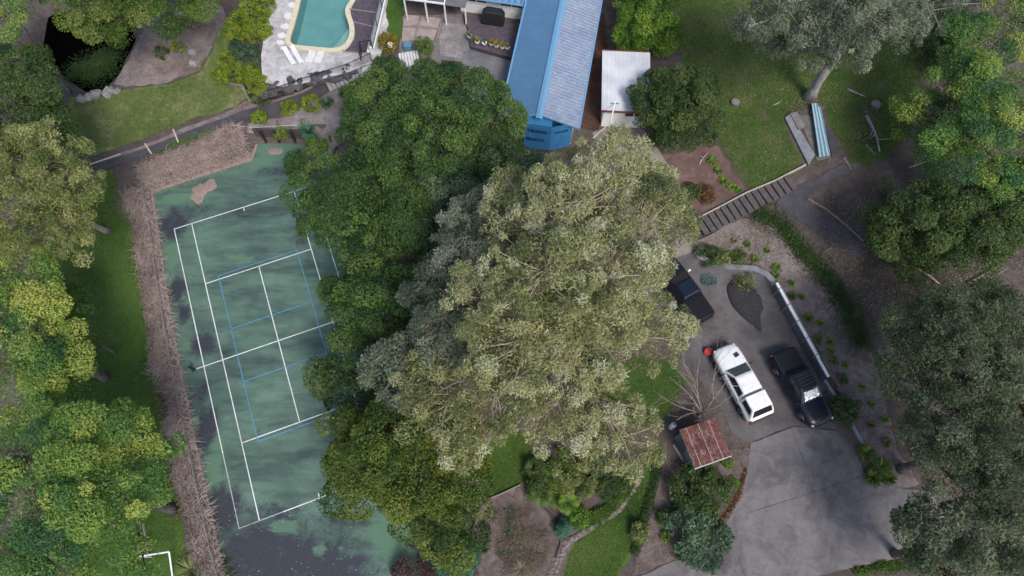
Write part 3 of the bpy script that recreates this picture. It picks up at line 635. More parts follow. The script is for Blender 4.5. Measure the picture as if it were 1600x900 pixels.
l = LB([(1400,360,6,46),(1460,350,7,56),(1530,352,7,58),(1590,345,7,50),(1430,398,5,36),(1500,400,6,40),(1575,295,7,42)], .75)
tree('broadleaf_tree', 'dense dark green tree on the slope under the yellow green one at right', 'tree', under(l), l, 'deep', leaf=(.16, .09), rc=.66, dens=620)
DSK = dict(leaf=(.165, .058), rc=.58, dens=660, tvar=.2, rnd=.7, up=.45, shell=.25, k=1.2)
l = LB([(1440,505,8,50),(1500,520,9,60),(1570,505,9,56),(1445,580,9,58),(1530,595,10,64),(1595,600,9,50),(1410,560,6,30)], .6)
tree('gum_tree', 'dusky grey green gum tree above the bend of the driveway', 'tree', under(l), l, 'dusk', **DSK)
l = LB([(1465,660,9,56),(1540,690,10,66),(1500,750,8,50),(1590,760,9,58),(1440,690,7,32),(1590,680,9,46)], .6)
tree('gum_tree', 'dusky gum tree at the right edge, beside the end of the driveway', 'tree', under(l), l, 'dusk', **DSK)
l = LB([(1450,830,7,40),(1520,850,8,56),(1592,860,8,56),(1475,895,6,46),(1425,870,5,22)], .65)
tree('broadleaf_tree', 'shady green tree in the bottom right corner over the driveway', 'tree', under(l), l, 'dusk', leaf=(.18, .08), rc=.6, dens=560)
# ------------------------------------------------------------------ plain materials
def mflat(name, c, rough=.6, metal=0, spec=.5, coat=0, v=.12, sc=6.):
    return surf(name, tuple(x*(1-v) for x in c), tuple(min(1, x*(1+v)) for x in c), sc, rough, .08, .005, metal, spec, 30., coat)
M_WHITE = surf('white_painted_board', (.62, .62, .62), (.80, .80, .79), 2., .6)
M_WHITEP = mflat('white_plastic', (.75, .76, .77), .45)
M_BLACK = mflat('black_powder_coat', (.02, .02, .022), .45)
M_STEEL = mflat('galvanised_steel', (.36, .39, .42), .4, .6)
M_GREYW = surf('grey_rendered_wall', (.14, .145, .16), (.26, .265, .28), 2.5, .85)
M_TIMBER = surf('weathered_timber', (.14, .115, .10), (.30, .26, .235), 6., .85, .5)
M_TIMBERD = surf('dark_timber', (.040, .032, .032), (.085, .07, .068), 6., .8, .5)
M_TIMBERP = surf('pale_timber', (.33, .29, .25), (.52, .47, .42), 6., .8, .4)
M_PLUMDECK = surf('plum_decking', (.055, .042, .055), (.12, .098, .115), 3., .6, .3)
M_ROCK = surf('grey_rock', (.13, .125, .125), (.34, .33, .32), 2.5, .9, .8, .06)
M_STONE = surf('pale_edging_stone', (.12, .098, .086), (.25, .215, .195), 4., .9, .8, .04)
M_PAVER = surf('pale_paver', (.55, .53, .52), (.74, .72, .71), 3., .8)
M_PINKPAVE = surf('pinkish_paving', (.24, .185, .17), (.40, .325, .30), 1.6, .9)
M_GLASS = mflat('dark_glass', (.012, .014, .017), .06, 0, .6)
M_RUBBER = mflat('tyre_rubber', (.014, .014, .015), .8)
M_RIM = mflat('wheel_alloy', (.20, .20, .21), .35, .8)
M_RED = mflat('red_lamp_plastic', (.45, .02, .025), .3)
M_LAMP = mflat('headlamp_lens', (.55, .58, .62), .15)
def corrug(name, base, hi, axis, pitch, rough=.4, metal=.25, streak=None, bs=1.0):
    m, t, o = _nt(name); p = pos(t)
    d = N(t, 'ShaderNodeVectorMath', operation='DOT_PRODUCT'); t.links.new(p, d.inputs[0]); d.inputs[1].default_value = axis
    w = mathn(t, 'SINE', mathn(t, 'MULTIPLY', d.outputs['Value'], 2*math.pi/pitch))
    a = noise(t, p, .7, 5, .6); f = noise(t, p, 8., 4, .7)
    k = mathn(t, 'ADD', mathn(t, 'MULTIPLY', a, .65), mathn(t, 'MULTIPLY', f, .35))
    col = ramp(t, k, [(.35, base), (.65, hi)])
    if streak:
        q = mathn(t, 'ADD', mathn(t, 'MULTIPLY', noise(t, p, 2.2, 5, .7, .5), .6), mathn(t, 'MULTIPLY', f, .4))
        col = mixc(t, ramp(t, q, [(.5, (0, 0, 0)), (.6, (1, 1, 1))]), col, streak)
    h = mathn(t, 'ADD', mathn(t, 'MULTIPLY', w, .5), mathn(t, 'MULTIPLY', f, .06))
    return finish(m, t, o, col, rough, h, bs, pitch*.18, metal, .5)
def box_thing(name, label, cat, parts, loc=(0, 0, 0), rz=0, group=None):
    root = empty(name, loc, rz, label, cat, group)
    return root
def cpy(root, loc, rz, label=None):
    r = root.copy(); COL.objects.link(r); r.location = loc; r.rotation_euler = (0, 0, rz)
    if label: r['label'] = label
    for ch in list(root.children):
        c = ch.copy(); COL.objects.link(c); c.parent = r
        for g in list(ch.children):
            d = g.copy(); COL.objects.link(d); d.parent = c
    return r
def rockmesh(r, seed, flat=.6):
    b = bmesh.new(); bmesh.ops.create_icosphere(b, subdivisions=2, radius=r)
    for v in b.verts:
        n = mnoise.noise(v.co*1.7/r+Vector((seed*3.1, seed, 0)))
        v.co *= 1+.38*n; v.co.z *= flat
    me = bpy.data.meshes.new('rock'); b.to_mesh(me); b.free(); return me

# ------------------------------------------------------------------ pool
def offset_poly(poly, d):
    n = len(poly); out = []
    for i in range(n):
        a = Vector(poly[i-1]); b = Vector(poly[i]); c = Vector(poly[(i+1) % n])
        e1 = (b-a).normalized(); e2 = (c-b).normalized(); n1 = Vector((e1.y, -e1.x)); n2 = Vector((e2.y, -e2.x)); m = (n1+n2)
        m = m.normalized() if m.length > .01 else n1
        out.append(b+m*d/max(.5, m.dot(n1)))
    return out
def smooth_poly(poly, it=2):
    P = [Vector(p) for p in poly]
    for _ in range(it):
        Q = []
        for i in range(len(P)):
            a, b = P[i], P[(i+1) % len(P)]; Q += [a*.75+b*.25, a*.25+b*.75]
        P = Q
    return P
pp = smooth_poly(POOL_POLY, 2)
area = sum(pp[i].x*pp[(i+1) % len(pp)].y-pp[(i+1) % len(pp)].x*pp[i].y for i in range(len(pp)))
if area < 0: pp = pp[::-1]
outer = offset_poly(pp, .36); inn = offset_poly(pp, -.06); n = len(pp)
pool = empty('swimming_pool', (pp[0].x, pp[0].y, 0), 0, 'kidney shaped turquoise swimming pool with cream coping', 'pool'); off = Vector((pp[0].x, pp[0].y, 0))
def ring(za, zb, A, B, zc, name, mat):
    mb = MB(); vs = [(p.x-off.x, p.y-off.y, za) for p in A]+[(p.x-off.x, p.y-off.y, zb) for p in B]
    fs = [(i, (i+1) % n, n+(i+1) % n, n+i) for i in range(n)]
    if zc is not None:
        vs += [(p.x-off.x, p.y-off.y, zc) for p in A]+[(p.x-off.x, p.y-off.y, zc) for p in B]
        fs += [(2*n+i, 2*n+(i+1) % n, 3*n+(i+1) % n, 3*n+i) for i in range(n)]+[(i, (i+1) % n, 2*n+(i+1) % n, 2*n+i) for i in range(n)]+[(n+i, n+(i+1) % n, 3*n+(i+1) % n, 3*n+i) for i in range(n)]
    mb.add(vs, fs); return mb.build(name, mat, pool, smooth=zc is None)
ring(3.13, 3.13, inn, outer, 2.95, 'coping', surf('cream_coping', (.50, .44, .30), (.68, .60, .45), 3., .75))
M_SHELL = surf('pool_shell', (.24, .37, .37), (.33, .46, .455), .8, .7)
ring(2.98, 1.55, pp, [p for p in pp], None, 'pool_wall', M_SHELL)
fl = MB(); fl.add([(p.x-off.x, p.y-off.y, 1.6) for p in offset_poly(pp, -.01)], [tuple(range(n))]); fl.build('pool_floor', M_SHELL, pool)
lg = [at(px, py, 2.7) for px, py in [(517,75),(527,63),(537,51),(545,42),(547,46),(546,60),(540,69),(528,76)]]
lg = [p for p in lg]
lc = [p for p in smooth_poly([p.to_2d() for p in lg], 1)]
lc = [p if pip(np.array([p.x]), np.array([p.y]), [tuple(q) for q in pp])[0] else min(pp, key=lambda q: (q-p).length)*.995+Vector((-14.5, 42))*.005 for p in lc]
mb = MB().prism([(p.x-off.x, p.y-off.y) for p in lc], 1.62, 2.55); mb.build('pool_step', surf('pool_step_render', (.36, .46, .42), (.52, .60, .55), 1.5, .7), pool)
mp, tp_, op = _nt('pool_water'); fr = N(tp_, 'ShaderNodeFresnel'); fr.inputs[0].default_value = 1.33
bn = N(tp_, 'ShaderNodeBump'); bn.inputs['Strength'].default_value = .12; bn.inputs['Distance'].default_value = .02; tp_.links.new(noise(tp_, pos(tp_), 2.5, 3), bn.inputs['Height'])
tr = N(tp_, 'ShaderNodeBsdfTransparent'); tr.inputs[0].default_value = (.66, .86, .86, 1); gl = N(tp_, 'ShaderNodeBsdfGlossy'); gl.inputs['Roughness'].default_value = .03
tp_.links.new(bn.outputs[0], gl.inputs['Normal']); tp_.links.new(bn.outputs[0], fr.inputs['Normal'])
mx = N(tp_, 'ShaderNodeMixShader'); tp_.links.new(fr.outputs[0], mx.inputs[0]); tp_.links.new(tr.outputs[0], mx.inputs[1]); tp_.links.new(gl.outputs[0], mx.inputs[2]); tp_.links.new(mx.outputs[0], op.inputs[0])
wt = MB(); wt.add([(p.x-off.x, p.y-off.y, 2.86) for p in pp], [tuple(range(n))]); wt.build('water', mp, pool)
# timber deck beside the pool, white wall at its edge
def zat(px, py, z): return at(px, py, z)
dk = empty('pool_deck', at(570, 40, 3.0), 0, 'plum coloured timber deck along the right side of the pool', 'deck'); o0 = dk.location
edge = [at(*p, 3.08) for p in [(606,-40),(592,0),(584,30),(574,80)]]; ine = [at(*p, 3.08) for p in [(574,-40),(560,-6),(553,5),(548,16),(549,26),(553,38),(555,50),(553,62),(546,73),(538,80)]]
bot = at(578, 84, 3.08)
mb = MB(); k = 46
pl = [tuple((p-o0)[:2]) for p in ine]+[tuple((at(536, 80, 3.08)-o0)[:2])]+[tuple((bot-o0)[:2])]+[tuple((p-o0)[:2]) for p in edge[::-1]]
ys = [p[1] for p in pl]; y = min(ys)
ang = R(-9)
def clip_row(poly, y0, y1):
    def cut(P, f):
        out = []
        for i in range(len(P)):
            a, b = P[i], P[(i+1) % len(P)]; fa, fb = f(a), f(b)
            if fa >= 0: out.append(a)
            if fa*fb < 0: t = fa/(fa-fb); out.append((a[0]+(b[0]-a[0])*t, a[1]+(b[1]-a[1])*t))
        return out
    P = cut(poly, lambda p: p[1]-y0)
    return cut(P, lambda p: y1-p[1]) if P else P
rot = lambda p, a: (p[0]*math.cos(a)-p[1]*math.sin(a), p[0]*math.sin(a)+p[1]*math.cos(a))
pr = [rot(p, -ang) for p in pl]; y = min(p[1] for p in pr); y1 = max(p[1] for p in pr); rows = MB()
while y < y1:
    q = clip_row(pr, y, y+.18)
    if len(q) > 2: rows.prism([rot(p, ang) for p in q], .02, .105+random.uniform(-.006, .006))
    y += .192
tag(rows.build('boards', M_PLUMDECK, dk), kind='stuff')
for (a, b) in [((545, 14), (588, 20)), ((552, 34), (584, 42)), ((536, 80), (578, 84))]:
    A, B = at(*a, 3.11)-o0, at(*b, 3.11)-o0; MB().bar(A+Vector((0, 0, .02)), B+Vector((0, 0, .02)), .10, .03).build('cover_strip', M_TIMBER, dk)
ww = empty('low_wall', at(586, 40, 3.0), 0, 'white rendered low wall between the pool deck and the grass strip', 'wall'); o1 = ww.location
mb = MB(); A, B = at(608, -40, 3.1), at(579, 83, 3.1); d = (B-A).normalized(); nn = Vector((-d.y, d.x, 0))
if nn.x < 0: nn = -nn
q = [A-o1, B-o1, B+nn*.42-o1, A+nn*.42-o1]; mb.prism([p[:2] for p in q], -.25, .72); mb.build('wall_body', M_WHITE, ww, bevel=.02)
mb = MB().prism([p[:2] for p in [A-nn*.30-o1, B-nn*.30-o1, B-nn*.04-o1, A-nn*.04-o1]], .0, .28); mb.build('step', M_PAVER, ww)
def picket_fence(name, label, pts, h, zfun=None, mat=None, gap=.11, rail=.04, posts=1.9, pick=True, cat='fence', lo=.1, group=None, post_w=.06):
    """upright-bar fence on ground points"""
    mat = mat or M_BLACK; root = empty(name, pts[0], 0, label, cat, group); b = pts[0]; P = [p-b for p in pts]
    pk = MB()
    for i in range(len(P)-1):
        a, c = P[i], P[i+1]; d = c-a; L = d.length; k = max(1, round(L/posts))
        MB().bar(a+Vector((0, 0, h)), c+Vector((0, 0, h)), rail).build('top_rail', mat, root)
        if pick: MB().bar(a+Vector((0, 0, lo)), c+Vector((0, 0, lo)), rail).build('bottom_rail', mat, root)
        for j in range(k+(1 if i == len(P)-2 else 0)):
            q = a+d*j/k; MB().box(q+Vector((0, 0, h/2)), (post_w, post_w, h+.1)).build('post', mat, root)
        if pick:
            m = int(L/gap)
            for j in range(1, m): q = a+d*j/m; pk.box(q+Vector((0, 0, h/2)), (.016, .016, h-lo))
    if pick: tag(pk.build('pickets', mat, root), kind='stuff')
    return root
def GP(lst): return [G(*p) for p in lst]
picket_fence('pool_fence', 'black bar fence curving along the path below the pool', GP([(397,163),(432,154),(463,143),(500,130),(545,116),(582,99)]), 1.2)
picket_fence('pool_fence', 'short black bar fence running up beside the round bushes', GP([(396,162),(390,146),(383,128)]), 1.2)
P = [A+nn*.30+Vector((0, 0, .62)), B+nn*.30+Vector((0, 0, .62))]
picket_fence('pool_fence', 'black bar fence standing on the white wall beside the pool deck', [P[1], P[1].lerp(P[0], .5), P[0]], 1.15, posts=2.6)
gt = empty('pool_gate', G(566, 99), 0, 'black bar gate at the corner of the pool terrace', 'gate'); g0 = G(566, 99); q0, q1, q2 = Vector((0, 0, 0)), G(582, 97)-g0, at(566, 82, 3.0)-g0
for a, b in ((q0, q2), (q2, q2+(q1-q0))):
    MB().bar(a+Vector((0, 0, 1.25)), b+Vector((0, 0, 1.25)), .05).build('top_rail', M_BLACK, gt); MB().bar(a+Vector((0, 0, .12)), b+Vector((0, 0, .12)), .05).build('bottom_rail', M_BLACK, gt)
    pk = MB()
    for j in range(1, 9): p = a.lerp(b, j/9); pk.box(p+Vector((0, 0, .68)), (.018, .018, 1.1))
    tag(pk.build('bars', M_BLACK, gt), kind='stuff')
for p in (q0, q2, q2+(q1-q0)): MB().box(p+Vector((0, 0, .65)), (.07, .07, 1.35)).build('gate_post', M_BLACK, gt)
# pavers and stepping stones by the pool
sheet('paved_apron', [(505,82),(572,84),(575,88),(545,100),(520,110),(508,104)], surf('smooth_pale_concrete', (.50, .48, .47), (.66, .64, .63), 1.2, .85), .055, .6, 0)
for i, (a, b) in enumerate([(488,84),(501,85),(484,93),(497,94)]):
    p = at(a, b, 3.02); MBx = MB().box((0, 0, .05), (.62, .62, .06)); o = MBx.build('paving_slab', M_PAVER, None, bevel=.015); o.location = p+Vector((0, 0, .02)); o.rotation_euler = (0, 0, R(-8))
    tag(o, ['square pale slab nearest the pool coping, left of its pair', 'square pale slab nearest the pool coping, right of its pair', 'square pale slab of the lower pair, beside the sun lounger', 'square pale slab of the lower pair, beside the smooth concrete'][i], 'paving slab', 'four square slabs by the pool')
sn = ['at the top edge of the picture', 'second from the top edge', 'third from the top edge', 'fourth from the top edge, beside the pool corner', 'fifth, just above the last one', 'smallest one at the lower end']
for i, (a, b, r) in enumerate([(457,9,.42),(450,26,.44),(446,42,.42),(441,56,.40),(438,67,.36),(442,76,.26)]):
    p = at(a, b, 3.0); poly = [(r*random.uniform(.8, 1.1)*math.cos(t+.3), r*.8*random.uniform(.8, 1.1)*math.sin(t+.3)) for t in [k*2*math.pi/6 for k in range(6)]]
    o = MB().prism(poly, .0, .10).build('stepping_stone', M_PAVER, None, bevel=.02); o.location = p
    tag(o, 'pale stepping stone left of the pool, '+sn[i], 'stepping stone', 'stepping stones beside the pool')
def lounger(px, py, label):
    root = empty('sun_lounger', at(px, py, 3.0)+Vector((0, 0, .045)), R(31), label, 'sun lounger', 'two sun loungers by the pool'); root.scale = (.62, .92, .9)
    f = MB()
    for s in (-.27, .27): f.bar((s, -.95, .32), (s, .45, .32), .05); f.bar((s, .45, .32), (s*.95, .98, .62), .045)
    f.build('frame', M_WHITEP, root)
    for k in range(9): MB().box((0, -.9+k*.16, .345), (.56, .13, .025)).build('slat', M_WHITEP, root)
    for k in range(4): MB().box((0, .53+k*.13, .375+k*.075), (.52, .11, .025), rx=R(29)).build('slat', M_WHITEP, root)
    for x, y in ((-.25, -.8), (.25, -.8), (-.25, .4), (.25, .4)): MB().bar((x, y, 0), (x, y, .32), .05).build('leg', M_WHITEP, root)
lounger(454, 93, 'white slatted sun lounger, the left one of the two below the pool'); lounger(466, 91, 'white slatted sun lounger, the right one next to the square slabs')

# ------------------------------------------------------------------ house
HD = Vector((.182, .983, 0)).normalized(); HP = Vector((HD.y, -HD.x, 0)); HR = Vector((2.05, 31.0, 0)); ZG, ZE, ZRD = 3.1, 5.55, 6.45; HW = 2.95; LEN = 19.0
house = empty('house', (HR.x, HR.y, ZG), 0, 'long house with a blue metal gable roof and white boarded wing', 'house'); ho = house.location
def hp(a, b, z): return HR+HP*a+HD*b+Vector((0, 0, z))-ho
M_ROOFB = corrug('blue_roof_sheet', (.070, .165, .285), (.092, .20, .33), tuple(HD), .76, .5, .0, (.085, .17, .27), bs=.08); M_ROOFC = corrug('blue_roof_sky_sheen', (.15, .20, .30), (.235, .275, .36), tuple(HD), .32, .55, .0, (.28, .32, .40), bs=.12)  # corrugated slope: same blue metal, sky reflection put into its paler grey colour
M_TRIMB = mflat('blue_trim', (.16, .33, .50), .4, .1)
def ribbed(name, e0, r0, r1, e1, mat, pitch, rib, parent, lip=.05):
    """roof plane e0-r0-r1-e1 with ribs running from eave to ridge"""
    L = (e1-e0).length; k = int(L/pitch); mb = MB(); up = (r0-e0).cross(e1-e0).normalized(); up = up if up.z > 0 else -up
    pr_ = [(0, 0), (.30, 0), (.42, 1), (.58, 1), (.70, 0)]; vs = []; A = []
    for i in range(k):
        for t, h in pr_: A.append(((i+t)/k, h*rib))
    A.append((1, 0))
    for t, h in A: vs += [e0.lerp(e1, t)+up*h, r0.lerp(r1, t)+up*h]
    mb.add(vs, [(2*i, 2*i+2, 2*i+3, 2*i+1) for i in range(len(A)-1)])
    b = len(mb.v); lo = -up*.04
    mb.add([e0+lo, r0+lo, r1+lo, e1+lo], [(0, 1, 2, 3)])
    return mb.build(name, mat, parent)
ribbed('roof_slope', hp(-HW, -.1, ZE), hp(0, -.1, ZRD), hp(0, LEN, ZRD), hp(-HW, LEN, ZE), M_ROOFB, .76, .006, house)['label'] = 'smooth bright blue roof slope facing the patio'
ribbed('roof_slope', hp(HW, -.1, ZE), hp(0, -.1, ZRD), hp(0, LEN, ZRD), hp(HW, LEN, ZE), M_ROOFC, .30, .035, house)['label'] = 'blue corrugated roof slope facing the shed, greyed by painted sky sheen'
rc_ = MB()
for s in (-1, 1):
    a = [hp(0, -.45, ZRD+.09), hp(0, LEN, ZRD+.09), hp(s*.26, LEN, ZRD+.03), hp(s*.26, -.45, ZRD+.03)]; rc_.slab(a, .02)
rc_.build('ridge_cap', M_TRIMB, house)
MB().bar(hp(-HW-.06, -.12, ZE-.02), hp(-HW-.06, LEN, ZE-.02), .13, .11).build('gutter', M_TRIMB, house)
MB().bar(hp(HW+.06, -.12, ZE-.02), hp(HW+.06, LEN, ZE-.02), .13, .11).build('gutter', M_TRIMB, house)
for s in (-1, 1): MB().bar(hp(s*HW, -.16, ZE+.0), hp(s*.2, -.16, ZRD-.02), .05, .16).build('barge_board', M_TRIMB, house)
M_WRAP = surf('blue_building_wrap', (.030, .16, .36), (.055, .235, .48), 1.5, .35, .6, .05)
w = MB(); w.prism([hp(a, b, 0)[:2] for a, b in ((-2.5, .35), (2.5, .35), (2.5, LEN), (-2.5, LEN))], -.4, ZE-ZG-.02); w.build('wall', M_WHITE, house)
g = MB().add([hp(-2.5, .33, ZG-.2), hp(2.5, .33, ZG-.2), hp(2.5, .33, ZE-.05), hp(0, .33, ZRD-.08), hp(-2.5, .33, ZE-.05)], [(0, 1, 2, 3, 4)])
g.build('wall_wrap', M_WRAP, house)
# wrapped bay in front of the gable
b0, b1, bz0, bz1 = -1.05, 1.0, ZG-.3, 5.9
bay = MB(); NB = 9
vs = []
for j in range(NB+1):
    for i in range(NB+1):
        u = i/NB; v = j/NB; wv = .05*mnoise.noise(Vector((u*4, v*4, 2.)))
        vs.append(hp(b0+(b1-b0)*u, -.62+wv, bz0+(bz1-bz0)*v-ZG+ZG))
bay.add(vs, [(j*(NB+1)+i, j*(NB+1)+i+1, (j+1)*(NB+1)+i+1, (j+1)*(NB+1)+i) for j in range(NB) for i in range(NB)])
bay.build('bay_wrap', M_WRAP, house, smooth=True)
sd_ = MB()
sd_.add([hp(b0, -.62, bz0), hp(b0, .3, bz0), hp(b0, .3, bz1), hp(b0, -.62, bz1)], [(0, 1, 2, 3)]); sd_.add([hp(b1, -.62, bz0), hp(2.45, .1, bz0), hp(2.45, .1, bz1-.15), hp(b1, -.62, bz1-.02)], [(0, 1, 2, 3)])
sd_.add([hp(b0, -.62, bz1), hp(b1, -.62, bz1), hp(b1, .3, bz1), hp(b0, .3, bz1)], [(0, 1, 2, 3)]); sd_.build('bay_side_wrap', M_WRAP, house)
M_INK = mflat('dark_print', (.012, .03, .10), .5)
def textobj(txt, size, org, ux, uz, parent, mat):
    cu_ = bpy.data.curves.new('lettering', 'FONT'); cu_.body = txt; cu_.size = size; cu_.align_x = 'CENTER'; cu_.offset = .012
    ob = bpy.data.objects.new('lettering_tmp', cu_); COL.objects.link(ob); bpy.context.view_layer.update()
    me = bpy.data.meshes.new_from_object(ob.evaluated_get(bpy.context.evaluated_depsgraph_get())); bpy.data.objects.remove(ob)
    nrm = ux.cross(uz); M = Matrix((ux, uz, nrm)).transposed().to_4x4(); M.translation = org; me.transform(M)
    me.materials.clear(); return link('lettering', me, mat, parent)
UZ = Vector((0, 0, 1))
textobj('TRADE', .50, hp(-.05, -.70, 5.0), HP, UZ, house, M_INK); textobj('SELECT', .44, hp(-.15, -.70, 3.95), HP, UZ, house, M_INK)
ux2 = (hp(2.45, .1, 0)-hp(b1, -.62, 0)).normalized(); nr2 = ux2.cross(UZ)
textobj('TRADE', .34, hp((b1+2.45)/2, -.26, 4.9)+nr2*.03, ux2, UZ, house, M_INK)
# white wing
WZ = 5.35
wl = MB(); wl.prism([hp(a, b, 0)[:2] for a, b in ((-8.6, 11.45), (-2.35, 11.45), (-2.35, 16.5), (-8.6, 16.5))], -.1, WZ-ZG); wl.build('wing_wall', M_WHITE, house)
ribbed('wing_roof', hp(-9.0, 11.0, WZ), hp(-9.0, 14.2, WZ+.95), hp(-1.2, 14.2, WZ+.95), hp(-2.6, 11.0, WZ), corrug('blue_wing_roof', (.10, .22, .38), (.15, .29, .46), tuple(HP), .5, .4, .2), .5, .02, house)
MB().bar(hp(-9.0, 10.94, WZ-.05), hp(-2.9, 10.94, WZ-.05), .12, .1).build('gutter', M_TRIMB, house)
for i, (a, b) in enumerate([(-8.1, -6.3), (-5.2, -3.3)]):
    fr_ = MB(); zz0, zz1 = 4.45, 5.12
    fr_.bar(hp(a, 11.42, zz0), hp(b, 11.42, zz0), .08, .06).bar(hp(a, 11.42, zz1), hp(b, 11.42, zz1), .08, .06).bar(hp(a, 11.42, zz0), hp(a, 11.42, zz1), .08, .06).bar(hp(b, 11.42, zz0), hp(b, 11.42, zz1), .08, .06).bar(hp((a+b)/2, 11.42, zz0), hp((a+b)/2, 11.42, zz1), .08, .06)
    wn = fr_.build('window', M_WHITEP, house)
    for k in range(2):
        x0 = a+(b-a)*k/2+.05; x1 = a+(b-a)*(k+1)/2-.05
        MB().slab([hp(x0, 11.435, zz0+.04), hp(x1, 11.435, zz0+.04), hp(x1, 11.435, zz1-.04), hp(x0, 11.435, zz1-.04)], .01).build('pane', M_GLASS, wn)
MB().lathe((0, 0, 0), [(.02, 0), (.22, .03), (.26, .10), (.10, .14)], 12).build('wall_vent', M_BLACK, house).matrix_local = Matrix.Translation(hp(-2.9, 11.40, 4.2)) @ Matrix.Rotation(R(90), 4, 'X')
# timber deck with potted plants in front of the wing
pd_ = empty('house_deck', at(770, 65, 3.6), 0, 'dark timber deck below the white house wall', 'deck'); o2 = pd_.location; DZ = 3.62
pl = [tuple((at(*p, DZ)-o2)[:2]) for p in [(724,20),(732,46),(736,72),(806,91),(815,88),(824,36),(800,36)]]
a2 = math.atan2(HP.y, HP.x); pr = [rot(p, -a2) for p in pl]; y = min(p[1] for p in pr); y1 = max(p[1] for p in pr); rows = MB()
while y < y1:
    q = clip_row(pr, y, y+.19)
    if len(q) > 2: rows.prism([rot(p, a2) for p in q], -.04, 0+random.uniform(-.005, .005))
    y += .2
tag(rows.build('boards', M_PLUMDECK, pd_), kind='stuff')
fz = MB()
for i in (1, 2): A_, B_ = Vector((*pl[i], -.3)), Vector((*pl[i+1], -.3)); fz.bar(A_, B_, .06, .55)
fz.build('fascia', M_TIMBERD, pd_)
MB().bar(Vector((*pl[0], -.3)), Vector((*pl[1], -.3)), .06, .55).build('side_fascia', M_TIMBERD, pd_)
for i, q in enumerate([(734,60,.1,'fern',.55,'leafy green potted plant at the left corner of the house deck'),(746,69,.08,'gold',.42,'golden potted plant second from the left on the deck'),(757,71,.06,'fern',.22,'smallest potted plant on the deck edge, with thin green leaves'),(768,72,.08,'gold',.55,'tall golden potted palm in the middle of the deck edge'),(776,75,.08,'gold',.50,'spreading yellow potted palm third from the blue roof'),(785,77,.08,'gold',.45,'golden potted plant nearest the end of the row by the blue roof'),(793,78,.06,'dry',.30,'straw coloured potted plant, last of the row by the blue roof')]):
    px, py, _, pal, rad, lab = q; p = at(px, py, DZ)
    rt = rosette('potted_plant', lab, 'potted plant', px, py, rad/mpp(px, py, DZ), pal, n=34, w=.06, h=.75, group='potted plants along the house deck', stalk=.32, pt=p)
    MB().lathe((0, 0, .003), [(.13, 0), (.19, .28), (.21, .30), (.21, .34), (.18, .33), (.17, .29)], 14).build('pot', M_WHITEP, rt, smooth=True)
# covered barbecue
bq = empty('barbecue', at(771, 36, DZ), a2, 'black covered barbecue against the white house wall', 'barbecue')
pf = [(-.92, .0), (.92, .0), (.92, .95), (.68, 1.32), (-.55, 1.36), (-.92, 1.0)]
mb = MB(); mb.add([(x, -.36, z+.09) for x, z in pf]+[(x, .36, z+.09) for x, z in pf], [tuple(range(6)), tuple(range(6, 12))]+[(i, (i+1) % 6, 6+(i+1) % 6, 6+i) for i in range(6)])
mb.build('cover', surf('black_vinyl_cover', (.010, .010, .012), (.028, .028, .032), 4., .45, .6, .04), bq, bevel=.05)
for s in (-.7, .7):
    for t in (-.25, .25): MB().tube([(s-.03, t, .06), (s+.03, t, .06)], .06, 10).build('caster', M_RUBBER, bq)
# pergola with grey sheet roof
pg = empty('pergola', at(660, 18, 3.2), a2, 'white framed pergola with a grey corrugated end bay', 'pergola'); pz = 5.5
def pgp(px, py, z): q = at(px, py, z)-pg.location; return Matrix.Rotation(-a2, 3, 'Z') @ q
cr = [pgp(631, -2, pz), pgp(664, 2, pz), pgp(694, 6, pz)]; bk = [c+Vector((0, 4, .3)) for c in cr]
for a, b in [(cr[0], cr[1]), (cr[1], cr[2])]: MB().bar(a, b, .12, .12).build('beam', M_WHITE, pg)
for a, b in zip(cr, bk): MB().bar(a, b, .1, .12).build('rafter', M_WHITE, pg)
for c in (cr[0], cr[1], cr[2]): MB().box((c.x, c.y, (c.z-.06-.1)/2), (.11, .11, c.z+.04)).build('post', M_WHITE, pg)
e0, e1 = cr[2]+Vector((.1, -.1, 0)), cr[2]+Vector((1.75, -.1, 0))
ribbed('roof_sheet', e0, e0+Vector((0, 4, .5)), e1+Vector((0, 4, .5)), e1, corrug('grey_roof_sheet', (.13, .125, .13), (.21, .20, .205), tuple(HP), .2, .5, .2), .2, .03, pg)
ribbed('roof_sheet', cr[0]+Vector((.1, .1, .07)), bk[0]+Vector((.1, 0, .07)), bk[2]+Vector((-.1, 0, .07)), cr[2]+Vector((-.1, .1, .07)), MATS.get('x') or corrug('brown_roof_sheet', (.12, .10, .10), (.19, .165, .165), tuple(HP), .2, .6, .1), .2, .03, pg)
MB().box((e1.x-.06, e1.y+.2, (e1.z-.1)/2), (.1, .1, e1.z-.1)).build('post', M_WHITE, pg)
